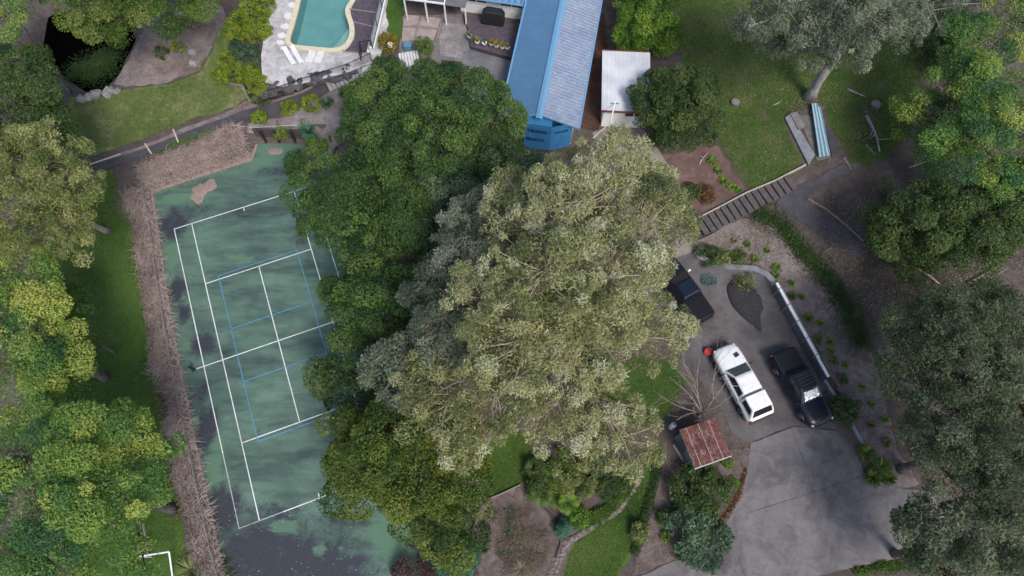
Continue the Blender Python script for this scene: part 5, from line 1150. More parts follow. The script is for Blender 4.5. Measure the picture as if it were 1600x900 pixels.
def vine(name, label, pts, width, h, nt, nl, side):
    """dead creeper: twigs tumbling over a fence line"""
    root = empty(name, pts[0], 0, label, 'vine'); b = pts[0]; mb = MB(); seg = [(pts[i+1]-pts[i]) for i in range(len(pts)-1)]; Ls = [s.length for s in seg]; tot = sum(Ls)
    def pt(u):
        u *= tot; i = 0
        while i < len(Ls)-1 and u > Ls[i]: u -= Ls[i]; i += 1
        d = seg[i].normalized(); n = Vector((-d.y, d.x, 0))*side; return pts[i]+d*u-b, d, n
    ug = np.linspace(0, 1, 160); ag = np.linspace(-.2, 1.5, 18); TB = [[None]*18 for _ in ug]
    for iu, u_ in enumerate(ug):
        p, d, n = pt(float(u_)); X = np.array([(p+b+n*(float(a_)*width))[:2] for a_ in ag]); TB[iu] = np.maximum(H(X[:, 0], X[:, 1]), 0)
    TB = np.array(TB)
    def hz(u, a): return float(TB[min(159, int(u*159)), min(17, max(0, int((a+.2)/1.7*17)))])
    for k in range(nt):
        u = random.random(); p, d, n = pt(u); w_ = width*(.8+.5*mnoise.noise(Vector((u*tot*.35, 3, 1))))
        a = random.random(); zz = h*min(1, 1.25*random.random()**.6)*(.78+.3*mnoise.noise(Vector((u*tot*.5, 1, 5))))
        q = p+n*(a*w_-.15); q.z = max(.05, zz*(1-.55*a*a))+hz(u, a)
        dr_ = (d*random.gauss(0, 1)+n*random.gauss(.1, .7)+Vector((0, 0, random.gauss(.05, .25)))).normalized(); L = random.uniform(.35, 1.05); P = [q]
        for s in range(3):
            dr_ = (dr_+Vector((random.gauss(0, .55), random.gauss(0, .55), random.gauss(-.2, .3)))).normalized(); P.append(P[-1]+dr_*L/3); P[-1].z = max(.03+hz(u, a), P[-1].z)
        r = random.uniform(.007, .016); mb.tube(P, [r, r*.9, r*.75, r*.4], 3, False)
    tag(mb.build('twigs', TWIGM2, root), kind='stuff')
    cs = []
    for k in range(nl):
        u = random.random(); p, d, n = pt(u); a = random.random(); q = p+n*(a*width*.9-.1); q.z = max(.05, h*random.random()*(1-.6*a*a)*.85)+hz(u, a); cs.append(q[:])
    cs = np.array(cs); m_ = len(cs)
    tag(link('dry_leaves', leafmesh('dry_leaves', cs, unit(RNG.normal(size=(m_, 3))+np.array([0, 0, .6])), RNG.uniform(.08, .18, m_), RNG.uniform(.04, .10, m_), RNG.normal(.35, .2, m_)), leafmat('leaves_deadvine', [(.10, .070, .059), (.17, .125, .108), (.24, .185, .16), (.32, .26, .225)], .1), root), kind='stuff')
TWIGM2 = surf('vine_twig', (.25, .185, .16), (.50, .405, .365), 1.2, .9)
vine('dead_vine', 'grey brown dead creeper smothering the long left fence of the court', FP, 1.9, 1.15, 11500, 20000, 1)
vine('dead_vine', 'tangled dead creeper over the fence along the top of the court', FT, 2.8, .75, 6500, 14000, 1)
np_ = empty('net_post', cu(-.75, 11.9), CYAW, 'small dark green net post beside the left end of the net line', 'post'); gm = mflat('dark_green_steel', (.012, .045, .035), .5)
MB().box((0, 0, .5), (.09, .09, 1.0)).build('post_body', gm, np_); MB().box((.06, 0, .7), (.10, .12, .16)).build('winder', gm, np_); MB().bar((.12, 0, .7), (.12, 0, .52), .03).build('crank', M_BLACK, np_); MB().box((0, 0, .015), (.26, .26, .03)).build('base_plate', gm, np_)
def debris(label, px, py, lobes_):
    g = at(px, py, 0); root = empty('clay_heap', g, 0, label, 'dirt'); b = MB(); vs, N1, N2 = [], 26, 7
    s = mpp(px, py)
    for j in range(N2):
        for i in range(N1):
            t = 2*math.pi*i/N1; r = s*max(lobes_(t), 2)*(1-j/(N2-1))*(1+.12*mnoise.noise(Vector((math.cos(t)*3, math.sin(t)*3, px)))) ; z = .012+.06*(1-(1-j/(N2-1))**2)*(1+.6*mnoise.noise(Vector((r*3*math.cos(t), r*3*math.sin(t), 1))))
            vs.append((r*math.cos(t), r*math.sin(t), z if j else .006))
    b.add(vs, [(j*N1+i, j*N1+(i+1) % N1, (j+1)*N1+(i+1) % N1, (j+1)*N1+i) for j in range(N2-1) for i in range(N1)]); b.build('soil', surf('brown_clay_scrap', (.20, .14, .115), (.34, .26, .225), 5., .95, .6), root, smooth=True)
debris('larger patch of brown leaf mush near the top left of the court', 316, 298, lambda t: 17+6*math.cos(2*(t-.9))+4*math.sin(3*t)+2*math.sin(7*t)); debris('smaller brown patch at the foot of the sleeper wall', 431, 236, lambda t: 9+3*math.cos(2*t))
lp = tag(MB().tube([G(146, 262)+Vector((0, 0, .5)), G(192, 244)+Vector((0, 0, .35))], .06, 7).build('pole', M_TIMBERP), 'pale timber pole lying across the lower end of the path', 'pole')
ck = empty('step_edge', G(272, 216), 0, 'dark timber riser across the sloping path', 'step'); o = ck.location.copy()
for a, b in (((272, 204), (280, 224)), ((228, 226), (238, 242))): MB().bar(G(*a)-o+Vector((0, 0, .12)), G(*b)-o+Vector((0, 0, .12)), .12, .14).build('riser', M_TIMBERP, ck)
# ------------------------------------------------------------------ shrubs round the pool and path
hb = [(413,10,15,'at the top edge beside the pool terrace'),(391,15,15,'at the top edge, left of its neighbour'),(373,33,14,'third down on the left'),(402,45,18,'large one in the right hand row'),(368,53,14,'on the left above the dark bush'),(357,94,14,'lower left, beside the worn lawn'),(367,112,14,'lowest of the left trio'),(347,117,12,'leftmost, jutting onto the lawn'),(391,117,15,'in the lower right pair, upper one'),(405,135,18,'in the lower right pair, nearest the path')]
for px, py, r, w in hb: shrub('clipped_bush', 'yellow green rounded bush left of the pool, '+w, 'bush', px, py, r, 'hedge', h=1.3, leaf=(.11, .065), dens=760, group='yellow green bushes left of the pool')
shrub('bush', 'dark green bush in the middle of the yellow green bushes', 'bush', 382, 80, 21, 'camphor_blue', h=1.3, lobes=4, leaf=(.14, .07))
shrub('bush', 'dull green bush behind the black fence corner', 'bush', 409, 153, 12, 'dusk', h=.9, leaf=(.12, .07))
for px, py, r, w in [(405,184,10,'leftmost of the four along the path'),(434,197,10,'lowest of the four, beside the wire fence'),(451,168,11,'third of the four along the path'),(486,161,12,'rightmost and largest of the four along the path')]:
    shrub('clipped_bush', 'small yellow green ball bush, '+w, 'bush', px, py, r, 'hedge', h=.9, leaf=(.12, .075), dens=600, group='ball bushes along the path')
rosette('spiky_plant', 'upright blue green spiky plant beside the sleeper wall', 'plant', 484, 207, 22, 'bluegreen', n=110, w=.10, h=1.7)
shrub('bush', 'bright green bush at the corner of court and sleeper wall', 'bush', 494, 226, 14, 'lime', h=1.2, leaf=(.14, .07), dens=450)
rosette('spiky_plant', 'greyish green spiky plant below the grey steps', 'plant', 512, 164, 18, 'camphor_blue', n=90, w=.09, h=1.3)
rosette('spiky_plant', 'dark grassy plant between the grey steps and the broad tree', 'plant', 542, 148, 19, 'deep', n=100, w=.09, h=1.4)
shrub('bush', 'dark shaggy bush beside the pale landing', 'bush', 603, 106, 20, 'deep', h=2.0, lobes=3, leaf=(.16, .08), dens=420)
shrub('bush', 'golden yellow bush beside the white globe lamp', 'bush', 606, 66, 13, 'gold', h=1.2, leaf=(.2, .06), dens=350)
frond_palm('palm', 'green feathery palm on the patio beside the blue box', 'palm', 664, 84, 22, 'fern', n=20, h=1.3, stalk=.7)
shrub('bush', 'dark green bush below the patio palm', 'bush', 664, 108, 17, 'deep', h=.9, lobes=3, leaf=(.15, .08))
for px, py, r, w in [(472,104,7,'upper'),(467,113,6,'lower')]: shrub('bush', 'tiny green plant below the sun loungers, %s of the two' % w, 'plant', px, py, r, 'fern', h=.45, leaf=(.10, .05), dens=700, group='tiny plants by the sun loungers')
for px, py, w in [(278,74,'yellow'),(252,82,'dark'),(272,40,'dark'),(302,33,'olive')]:
    shrub('bush', {'278': 'bright yellow green small bush on the bare mound', '252': 'dark small bush on the bare mound near the pond', '272': 'dark green bush at the top of the bare mound', '302': 'olive bush at the top right of the bare mound'}[str(px)], 'bush', px, py, 9 if py > 60 else 12, {'yellow': 'hedge', 'dark': 'deep', 'olive': 'olive'}[w], h=.7, leaf=(.12, .06), dens=500)
rosette('water_plant', 'greener clump of rushes on the right bank of the pond', 'plant', 182, 98, 16, 'fern', n=70, w=.07, h=1.0)
# ------------------------------------------------------------------ driveway bank and borders
bank = [(1167,383,7,'fern'),(1198,393,6,'lime'),(1178,406,10,'fern'),(1147,377,6,'olive'),(1213,418,9,'lime'),(1210,432,10,'fern'),(1236,443,6,'lime'),(1237,463,9,'fern'),(1252,465,6,'lime'),(1262,497,10,'fern'),(1280,506,7,'lime'),(1278,529,10,'fern'),(1296,534,7,'lime'),(1298,549,7,'lime'),(1302,564,10,'fern'),(1320,570,7,'lime'),(1315,592,13,'deep'),(1346,605,6,'lime'),(1361,632,6,'lime'),(1382,656,8,'lime'),(1360,664,7,'fern'),(1384,692,10,'fern')]
bl = {'lime': 'small bright green tuft on the straw covered bank by the driveway', 'fern': 'mid green strappy tuft on the bank behind the driveway wall', 'olive': 'small olive tuft at the top of the bank below the steps', 'deep': 'dark green tuft at the end of the white capped wall'}
ORD = ['topmost', 'second', 'third', 'fourth', 'fifth', 'sixth', 'seventh', 'eighth', 'ninth', 'tenth', 'eleventh']; cnt_ = {}
for px, py, r, pal in bank:
    k_ = cnt_.get(pal, 0); cnt_[pal] = k_+1; tot_ = sum(q[3] == pal for q in bank)
    rosette('strappy_plant', bl[pal]+(', '+(ORD[k_] if k_ < tot_-1 else 'lowest')+' of the row' if tot_ > 1 else ''), 'plant', px, py, r*1.25, pal, n=46, w=.085, h=.55, group='%s tufts on the bank' % pal)
shrub('bush', 'sprawling dark bush at the lower end of the white capped wall', 'bush', 1322, 640, 20, 'deep', h=1.1, lobes=4, leaf=(.15, .08))
for px, py, r, w in [(1352,708,20,'top left'),(1375,730,22,'right'),(1362,746,20,'lowest'),(1386,748,15,'smallest, at the right end')]: rosette('agave', 'big green strappy clump in the bend of the driveway, '+w, 'plant', px, py, r*1.15, 'fern', n=70, w=.14, h=.9, group='strappy clumps in the driveway bend')
for px, py, r, pal, lab in [(1105,395,16,'deep','dark bush behind the curved kerb, nearest the gum tree'),(1130,400,15,'olive','brownish olive bush behind the curved kerb'),(1152,403,14,'fern','green bush behind the curved kerb, right of the olive one')]:
    shrub('bush', lab, 'bush', px, py, r, pal, h=.8, lobes=3, leaf=(.12, .06), dens=500)
for px, py, r, w in [(1113,252,10,'topmost'),(1122,268,9,'second from the top'),(1130,283,9,'middle one'),(1142,293,8,'fourth from the top'),(1154,298,6,'lowest, smallest one')]: rosette('bright_plant', 'lush bright green plant in the row beside the lawn, '+w, 'plant', px, py, r*1.3, 'lime', n=40, w=.16, h=.5, group='bright plants edging the lawn')
shrub('bush', 'dark green low bush on the pinkish bed below the compact tree', 'bush', 1082, 298, 14, 'deep', h=.8, lobes=3, leaf=(.13, .07)); shrub('bush', 'rusty orange and yellow low bush on the pinkish bed', 'bush', 1105, 305, 15, 'rust', h=.7, lobes=3, leaf=(.14, .06))
def ground_cover(name, label, line, w, h, nl, pal, leaf=(.16, .09), sd_=1, zb=None):
    P = resamp(GP(line), .4); idx = RNG.integers(0, len(P), nl); A = np.array([p[:2] for p in P])[idx]; r = w*np.minimum(1, np.abs(RNG.normal(0, .5, nl))); a = RNG.uniform(0, 6.283, nl)
    nz = np.array([.85+.45*mnoise.noise(Vector((p[0]*.5, p[1]*.5, sd_))) for p in A]); xy = A+np.stack([r*np.cos(a), r*np.sin(a)], 1)*nz[:, None]
    lum = np.array([.6+.8*mnoise.noise(Vector((x*.9, y*.9, sd_+3))) for x, y in xy]); z = (H(xy[:, 0], xy[:, 1]) if zb is None else zb)+h*np.clip(lum, .15, 1)*np.sqrt(np.clip(1-(r/w)**2, .05, 1))*RNG.uniform(.6, 1, nl)
    C = np.column_stack([xy, z]); o = link(name, leafmesh(name, C, unit(RNG.normal(size=(nl, 3))*.6+np.array([0, 0, .8])), leaf[0]*RNG.uniform(.6, 1.3, nl), leaf[1]*RNG.uniform(.6, 1.3, nl), .35+.3*(lum-.6)+RNG.normal(0, .15, nl)), leafy(pal))
    return tag(o, label, 'ground cover', kind='stuff')
ground_cover('ground_cover', 'dark green creeping ground cover along the slope above the bank', [(1182,335),(1200,340),(1220,352),(1250,390),(1280,422),(1305,452),(1325,485),(1345,540)], 1.5, .5, 13000, 'deep', (.14, .07))
ground_cover('ground_cover', 'dark strappy border along the right side of the lower lawn', [(1026,712),(1022,750),(1012,790),(1003,825),(992,860)], .45, .5, 5200, 'deep', (.22, .05), 4)
ground_cover('ground_cover', 'green border plants inside the curved stone edging', [(985,742),(975,772),(958,790),(935,808),(915,815)], .7, .55, 7000, 'fern', (.2, .06), 6)
ground_cover('ground_cover', 'patchy grass growing through the kerb beside the top fence', [(250,236),(290,222),(335,208)], .6, .3, 5000, 'lime', (.16, .03), 7)
ground_cover('ground_cover', 'long pale grass along the foot of the dead creeper', [(195,310),(205,350),(225,450),(240,560),(252,640),(268,720),(282,800)], .6, .35, 7000, 'olive', (.3, .03), 8)
ground_cover('ground_cover', 'dark green weeds along the lower right edge of the driveway', [(1340,892),(1390,885),(1430,880)], .5, .35, 2500, 'fern', (.16, .07), 9)
# plants of the lower garden
for px, py, r, pal, h, lab in [(845,770,32,'fern',1.2,'fern palm at the edge of the round dry bed'),(885,785,30,'lime',1.1,'bright green fern palm above the stone edging'),(835,735,26,'deep',1.2,'dark fern palm beside the small square lawn'),(920,720,28,'deep',1.3,'shaded fern palm under the pale gum tree')]:
    frond_palm('fern_palm', lab, 'fern', px, py, r, pal, n=15, h=h, stalk=.5, leafl=.38, leafw=.045, pairs=22, group='fern palms in the lower garden')
for px, py, r, pal, lab in [(868,738,32,'fern','large feathery mid green bush at the centre of the lower garden'),(905,750,28,'olive','feathery olive bush right of the central one in the lower garden'),(850,755,22,'deep','dark feathery bush between the fern palms'),(955,758,20,'deep','dark rounded bush inside the curve of the lower lawn'),(940,725,18,'dusk','greyish bush between the fern palms and the curved lawn'),(975,735,14,'fern','green bush at the tip of the stone edging'),(905,808,14,'lime','lime green bush touching the stone edging'),(880,825,11,'bluegreen','small blue green bush beside the round dry bed'),(930,660,22,'fern','mid green bush under the right side of the gum tree'),(920,590,24,'deep','dark green bush below the trunk of the gum tree'),(950,600,20,'fern','leafy bush at the left end of the small shaded lawn'),(1000,830,12,'olive','olive bush at the lower tip of the strappy border')]:
    shrub('bush', lab, 'bush', px, py, r, pal, h=1.2, lobes=4, leaf=(.24, .045), dens=620)
frond_palm('palm', 'dark star shaped palm beside the gum tree trunk', 'palm', 938, 575, 24, 'deep', n=15, h=1.2, stalk=1.6)
shrub('bush', 'large dark green bush below the rusty shed', 'bush', 1092, 765, 40, 'deep', h=2.2, lobes=6, leaf=(.18, .09), dens=330, rc=.4)
shrub('bush', 'blue green bush overhanging the driveway edge', 'bush', 1092, 835, 42, 'camphor_blue', h=2.0, lobes=6, leaf=(.20, .09), dens=300, rc=.42)
shrub('bush', 'mid green bush between the dark bush and the strappy border', 'bush', 1045, 805, 16, 'fern', h=.9, lobes=3, leaf=(.16, .07))
for px, py, r in [(1138,722,8),(1146,756,8),(1040,838,7)]: shrub('bush', {1138: 'tiny bright green plant at the corner of the rusty shed', 1146: 'tiny bright green plant on the russet bed beside the driveway', 1040: 'tiny bright green plant on the bed left of the blue green bush'}[px], 'plant', px, py, r, 'lime', h=.4, leaf=(.12, .06), dens=600)
ground_cover('ground_cover', 'russet fallen foliage along the driveway beside the rusty shed', [(1164,735),(1150,780),(1125,815),(1060,868)], .4, .14, 3200, 'rust', (.12, .06), 11)
shrub('bush', 'dusty purple leaved bush at the bottom of the court', 'bush', 655, 882, 32, 'purple', h=1.6, lobes=5, leaf=(.12, .06), dens=430)
shrub('bush', 'fresh green bush right of the purple one at the bottom', 'bush', 714, 872, 30, 'bluegreen', h=1.8, lobes=5, leaf=(.16, .09), dens=380)
rosette('tall_grass', 'long arching grass clump at the bottom left corner of the court', 'grass', 335, 905, 60, 'deep', n=240, w=.05, h=2.2, arch=.6, nseg=5)
rosette('tall_grass', 'olive arching grass clump under the end of the dead creeper', 'grass', 300, 890, 42, 'olive', n=160, w=.05, h=1.6, arch=.6, nseg=5)
# round dry bed
ground_cover('ground_cover', 'dead brown weeds filling the round bed', [(775,800),(800,790),(825,800),(790,820),(820,830),(850,830),(780,850),(820,860),(850,870),(790,880),(830,890)], 1.1, .22, 9000, 'dry', (.16, .03), 12)
ground_cover('ground_cover', 'dark weedy growth across the middle of the round bed', [(800,800),(795,830),(800,855),(815,845),(785,865)], .8, .25, 1800, 'dusk', (.12, .05), 13)
rosette('dry_grass', 'tan dry grass clump at the upper left of the round bed', 'grass', 770, 808, 16, 'dry', n=90, w=.04, h=.5)
rosette('spiky_plant', 'bluish spiky plant at the left of the round bed', 'plant', 757, 858, 14, 'camphor_blue', n=60, w=.07, h=.7)
rosette('dry_grass', 'pinkish dry grass clump at the bottom of the round bed', 'grass', 815, 888, 26, 'dry', n=150, w=.03, h=.6)
# leafless trees
def tips(lst): return [at(a, b, z) for a, b, z in lst]
bare_tree('bare_tree', 'leafless pale branched tree between the rusty shed and the white pickup', (1092, 650), tips([(1042,560,3.2),(1062,545,3.5),(1095,548,3.8),(1120,560,3.5),(1140,590,3.2),(1150,612,2.8),(1045,590,3),(1035,620,2.6),(1060,652,2.4),(1110,690,2.6),(1085,700,2.6),(1128,650,2.5),(1075,575,4),(1110,600,4),(1098,672,3.2),(1070,630,3.2)]), .085, (0, .1, .9), sub=7)
bare_tree('bare_tree', 'pale leafless shrub at the bottom edge of the driveway', (1172, 915), tips([(1140,880,2),(1160,868,2.4),(1180,865,2.6),(1205,872,2.2),(1195,890,2),(1150,896,1.6),(1172,885,2.8),(1125,895,1.4)]), .05, (0, .05, .5), sub=6)
# ------------------------------------------------------------------ dark planted island in the driveway
g = G(1166, 470); isl = empty('mulch_mound', g, 0, 'pointed island of black mulch in the middle of the asphalt', 'garden bed'); poly = smooth_poly([(G(*p)-g).to_2d() for p in [(1133,444),(1150,430),(1176,436),(1194,462),(1196,484),(1186,494),(1192,524),(1180,512),(1158,496),(1140,474)]], 2); cen = Vector((0, 0)); vs = []; nn_ = len(poly)
for f_, z in ((1, .03), (.93, .16), (.6, .27), (.25, .30)): vs += [(p.x*f_, p.y*f_, z+(.05*mnoise.noise(Vector((p.x*3*f_, p.y*3*f_, 1))) if f_ < 1 else 0)) for p in poly]
vs.append((0, 0, .31)); MB().add(vs, [(j*nn_+i, j*nn_+(i+1) % nn_, (j+1)*nn_+(i+1) % nn_, (j+1)*nn_+i) for j in range(3) for i in range(nn_)]+[(3*nn_+i, 3*nn_+(i+1) % nn_, 4*nn_) for i in range(nn_)]).build('mound', surf('black_mulch', (.022, .021, .023), (.055, .052, .055), 5., .95, .9, .05), isl, smooth=True)
shrub('bush', 'wispy olive bush at the upper end of the black mulch island', 'bush', 1164, 440, 15, 'olive', h=.9, lobes=3, leaf=(.12, .05), dens=300)
nets = MB(); g = G(1107, 437); NN = 16; vs = []
for j in range(NN+1):
    for i in range(NN+1):
        u, v = i/NN-.5, j/NN-.5; k_ = 1-.25*(abs(u)+abs(v)); vs.append((u*1.5*k_+.1*mnoise.noise(Vector((u*6, v*6, 0))), v*1.1*k_+.1*mnoise.noise(Vector((u*6, v*6, 9))), .09+.10*mnoise.noise(Vector((u*7, v*7, 4)))))
nets.add(vs, [(j*(NN+1)+i, j*(NN+1)+i+1, (j+1)*(NN+1)+i+1, (j+1)*(NN+1)+i) for j in range(NN) for i in range(NN) if (i+j) % 3]); o = tag(nets.build('garden_net', mflat('green_net', (.018, .075, .07), .7)), 'crumpled dark green netting on the asphalt beside the black pickup', 'net'); o.location = g

ground_cover('ground_cover', 'dark green water weed covering the lower half of the pond', [(120,125),(145,112),(165,105),(180,95),(150,128)], 1.9, .5, 9000, 'deep', (.16, .06), 15, zb=-.34)

ground_cover('ground_cover', 'dark undergrowth between the twin trunked gum and the yellow green tree', [(1425,70),(1455,40),(1480,70),(1450,110),(1500,30),(1440,5)], 2.4, .9, 11000, 'deep', (.18, .09), 16)
ground_cover('ground_cover', 'low weeds and leaf mess at the foot of the trees on the right slope', [(1380,280),(1400,420),(1440,450),(1500,460),(1560,450),(1420,480)], 1.6, .35, 5000, 'dusk', (.16, .07), 17)
# ------------------------------------------------------------------ edging, rocks, timber and odds and ends
def edging(label, line, size, mat, pt=None):
    P = resamp(GP(line), size*1.7); root = empty('stone_edging', P[0], 0, label, 'edging'); ms = [rockmesh(size, i, .65) for i in range(5)]
    for m_ in ms: m_.materials.append(mat)
    for i, p in enumerate(P):
        o = link('stone', ms[i % 5], None, root); o.location = p-P[0]+Vector((random.uniform(-.06, .06), random.uniform(-.06, .06), size*.25)); o.rotation_euler = (0, 0, random.uniform(0, 6)); s = random.uniform(.7, 1.25); o.scale = (s*1.2, s, s)
edging('rough pale stone edging curving round the lower lawn', [(1003,738),(990,766),(968,796),(945,812),(918,826),(893,842),(880,860),(872,885),(862,908)], .15, M_STONE)
edging('second row of edging stones widening beside the round bed', [(905,838),(884,848),(868,880),(858,900)], .15, M_STONE)
def boards(name, label, line, w, h, mat, up=.0):
    P = resamp(GP(line), 2.0); root = empty(name, P[0], 0, label, 'edging')
    for i in range(len(P)-1): MB().bar(P[i]-P[0]+Vector((0, 0, up)), P[i+1]-P[0]+Vector((0, 0, up)), w, h).build('board', mat, root)
boards('timber_edging', 'low timber edge on two sides of the small square lawn', [(736,733),(748,756),(759,782),(786,771),(813,758)], .09, .3, M_TIMBER, .08)
boards('timber_edging', 'dark bent edging round the left side of the round bed', [(752,790),(743,812),(738,840),(740,870),(748,900)], .10, .3, M_TIMBERD, .06)
boards('timber_edging', 'dark bent edging round the right side of the round bed', [(845,790),(862,806),(874,828),(876,850),(868,872)], .08, .25, M_TIMBERD, .06)
boards('timber_edging', 'thin board edging along the path on the right slope', [(1262,312),(1290,328),(1320,352),(1348,378)], .08, .22, M_TIMBER, .06)
boards('concrete_strip', 'thin concrete mower strip round the tip of the upper left lawn', [(340,128),(378,134),(392,160)], .2, .12, M_TANDRIVE, .03)
for i, (px, py, r, lab) in enumerate([(128,156,.42,'flat grey rock at the left end of the row by the pond'),(140,153,.40,'grey rock second from the left by the pond'),(151,149,.50,'largest grey rock at the lower edge of the pond'),(171,146,.55,'squarish grey rock at the right end of the row by the pond'),(302,83,.40,'grey rock on the bare mound beside the lawn'),(303,100,.42,'lower grey rock on the bare mound beside the lawn'),(284,24,.6,'dark rock at the top of the bare mound'),(184,143,.3,'small rock between pond and bare mound')]):
    o = tag(link('rock', rockmesh(r, i+11, .7), M_ROCK), lab, 'rock', 'rocks round the pond'); o.location = G(px, py)+Vector((0, 0, r*.25)); o.rotation_euler = (0, 0, i)
# fallen timber
def log(name, label, a, b, r, mat=None, forks=0, cat='branch'):
    A, B = G(*a), G(*b); A.z += r*.8; B.z += r*.8; root = empty(name, A, 0, label, cat); pts = curve3((0, 0, 0), B-A, 0.01, 6, .06)
    for p in pts: w = p+A; p.z = max(p.z, h1(w.x, w.y)+r*.7-A.z)
    MB().tube(pts, [r*(1-.5*i/6) for i in range(7)], 7).build('limb', mat or BARK_PALE, root, smooth=True)
    for k in range(forks):
        p = pts[2+k % 4]; L = (B-A).length*random.uniform(.2, .4); ang = random.uniform(0, 6.28); MB().tube(curve3(p, p+Vector((math.cos(ang)*L, math.sin(ang)*L, random.uniform(.1, .4)*L)), .05, 3, .1), [r*.45, r*.35, r*.25, r*.1], 5).build('side_branch', mat or BARK_PALE, root, smooth=True)
log('fallen_branch', 'grey branch lying on the upper lawn, left of the yellow green tree', (1323,140), (1352,152), .09, forks=2)
log('fallen_branch', 'crooked pale branch lying down the middle of the right lawn', (1352,182), (1373,238), .14, forks=3)
log('fallen_branch', 'thin pale stick beside the crooked branch', (1352,226), (1366,242), .05)
log('fallen_branch', 'thin pale stick at the corner of the upper path', (1318,246), (1330,266), .05)
log('fallen_branch', 'short stick left of the twin trunked gum', (1208,165), (1220,158), .07)
log('fallen_branch', 'bare forked branch below the yellow green tree', (1420,262), (1452,250), .08, forks=4)
log('log', 'pale log lying in the litter under the dark green tree at right', (1432,420), (1466,444), .12, BARK_TAN, cat='log')
log('fallen_branch', 'fallen pale branch at the bottom of the dark slope', (1390,330), (1395,308), .08, forks=2)
log('fallen_branch', 'bare grey branch poking out of the compact tree', (1092,258), (1106,238), .07, forks=2)
for i, (px, py, r, h, lab) in enumerate([(1148,162,.38,.35,'small pale tree stump in the middle of the upper lawn'),(1366,166,.42,.4,'dark stump on the right lawn beside the crooked branch')]):
    st = empty('tree_stump', G(px, py), 0, lab, 'stump'); MB().lathe((0, 0, -.1), [(r*1.25, 0), (r, .15), (r*.95, h)], 11).build('bark', BARK, st); MB().lathe((0, 0, h-.11), [(r*.85, 0), (r*.84, .03)], 11).build('cut_face', surf('cut_wood', (.12, .10, .09), (.27, .24, .22), 4., .9), st)
# ladder on the right slope
ld = empty('ladder', G(1542, 432), R(28), 'grey timber ladder lying under the trees at the right', 'ladder')
for s in (-.22, .22): MB().bar((-1.6, s, .12), (1.6, s, .12), .06, .09).build('rail', M_TIMBER, ld)
for k in range(9): MB().bar((-1.4+k*.35, -.25, .12), (-1.4+k*.35, .25, .12), .05).build('rung', M_TIMBER, ld)
# left lawn: picnic bench, swing posts, goal
bn_ = empty('picnic_table', G(98, 462), R(-28), 'dark timber picnic table on the left lawn under the trees', 'table')
for k in range(5): MB().box((0, -.36+k*.18, .74), (1.7, .15, .045)).build('top_plank', M_TIMBERD, bn_)
for s in (-1, 1):
    for k in range(2): MB().box((0, s*(.68+.15*k), .45), (1.7, .13, .04)).build('seat_plank', M_TIMBER, bn_)
    for q in (-1, 1): MB().bar((s*.6, q*.55, 0), (s*.6, q*.22, .72), .07).build('leg', M_TIMBERD, bn_)
    MB().bar((s*.6, -.82, .40), (s*.6, .82, .40), .05, .08).build('cross_bar', M_TIMBERD, bn_)
sw = empty('swing_frame', G(222, 868), 0, 'slim timber swing frame beside the large yellow green tree', 'swing'); T0 = at(221, 818, 2.3)-sw.location
for dx in (-.35, .35): MB().bar((dx, 0, -.1), T0+Vector((dx*.3, 0, 0)), .07).build('post', M_TIMBER, sw)
for t in (.3, .7): MB().bar(Vector((-.35, 0, 0)).lerp(T0, t), Vector((.35, 0, 0)).lerp(T0, t), .05).build('cross_bar', M_TIMBER, sw)
gl_ = empty('goal_frame', G(262, 905), 0, 'white tube goal frame poking out below the large yellow green tree', 'goal'); g0 = gl_.location.copy()
q0, q1 = at(265, 900, .3)-g0, at(264, 862, 1.4)-g0; q2 = at(252, 864, 1.4)-g0; q3 = q2+Vector((-1.4, -.2, 0))
for a, b in ((q0-Vector((0, 0, .4)), q1), (q1, q2), (q2, q3), (q3, q3-Vector((0, 0, 1.6)))): MB().tube([a, b], .055, 8).build('tube', M_WHITEP, gl_)
bw = tag(MB().lathe((0, 0, 0), [(.22, 0), (.10, .08), (.09, .6), (.30, .68), (.36, .78), (.30, .76), (.05, .70)], 14).build('bird_bath', M_ROCK, None, smooth=True), 'pale stone bird bath among the bushes right of the gum tree', 'bird bath'); bw.location = G(946, 632)
# twin second trunk of the upper right gum
b = G(1262, 154); MB_ = MB().tube(curve3(Vector((-.45, -.1, -.2)), Vector((.2, .3, 8.5)), 0, 6, .02), [.36, .30, .27, .25, .22, .2, .18], 9)
tr_ = [o for o in bpy.data.objects if o.get('label', '').startswith('tall grey green gum')][0]; MB_.build('trunk', BARK_PALE, tr_, smooth=True)
# ------------------------------------------------------------------ litter
def litter(name, label, poly, n_, pal, size, zoff=.05, flat=None, mat=None):
    P = [G(*p)[:2] if flat is None else at(*p, flat)[:2] for p in poly]; A = np.array(P); lo, hi = A.min(0), A.max(0); xy = RNG.uniform(lo, hi, (n_*3, 2)); xy = xy[pip(xy[:, 0], xy[:, 1], P)][:n_]
    dn = np.array([mnoise.noise(Vector((x*.35, y*.35, 7.))) for x, y in xy]); xy = xy[dn+RNG.uniform(-.5, .5, len(xy)) > -.05]; m_ = len(xy)
    z = (H(xy[:, 0], xy[:, 1]) if flat is None else np.full(m_, flat))+zoff+RNG.uniform(0, .03, m_)
    o = link(name, leafmesh(name, np.column_stack([xy, z]), unit(RNG.normal(size=(m_, 3))*.35+np.array([0, 0, 1])), size*RNG.uniform(.6, 1.5, m_), size*.55*RNG.uniform(.6, 1.4, m_), RNG.normal(.5, .25, m_)), mat or leafy(pal)); return tag(o, label, 'leaf litter', kind='stuff')
M_PALELEAF = leafmat('leaves_pale_fallen', [(.16, .15, .14), (.30, .28, .26), (.45, .43, .40), (.55, .53, .50)], 0)
litter('fallen_leaves', 'pale leaves scattered over the dark end of the court', [(350,780),(600,780),(660,830),(640,905),(370,905)], 330, 'dry', .075, .012, 0.0, M_PALELEAF)
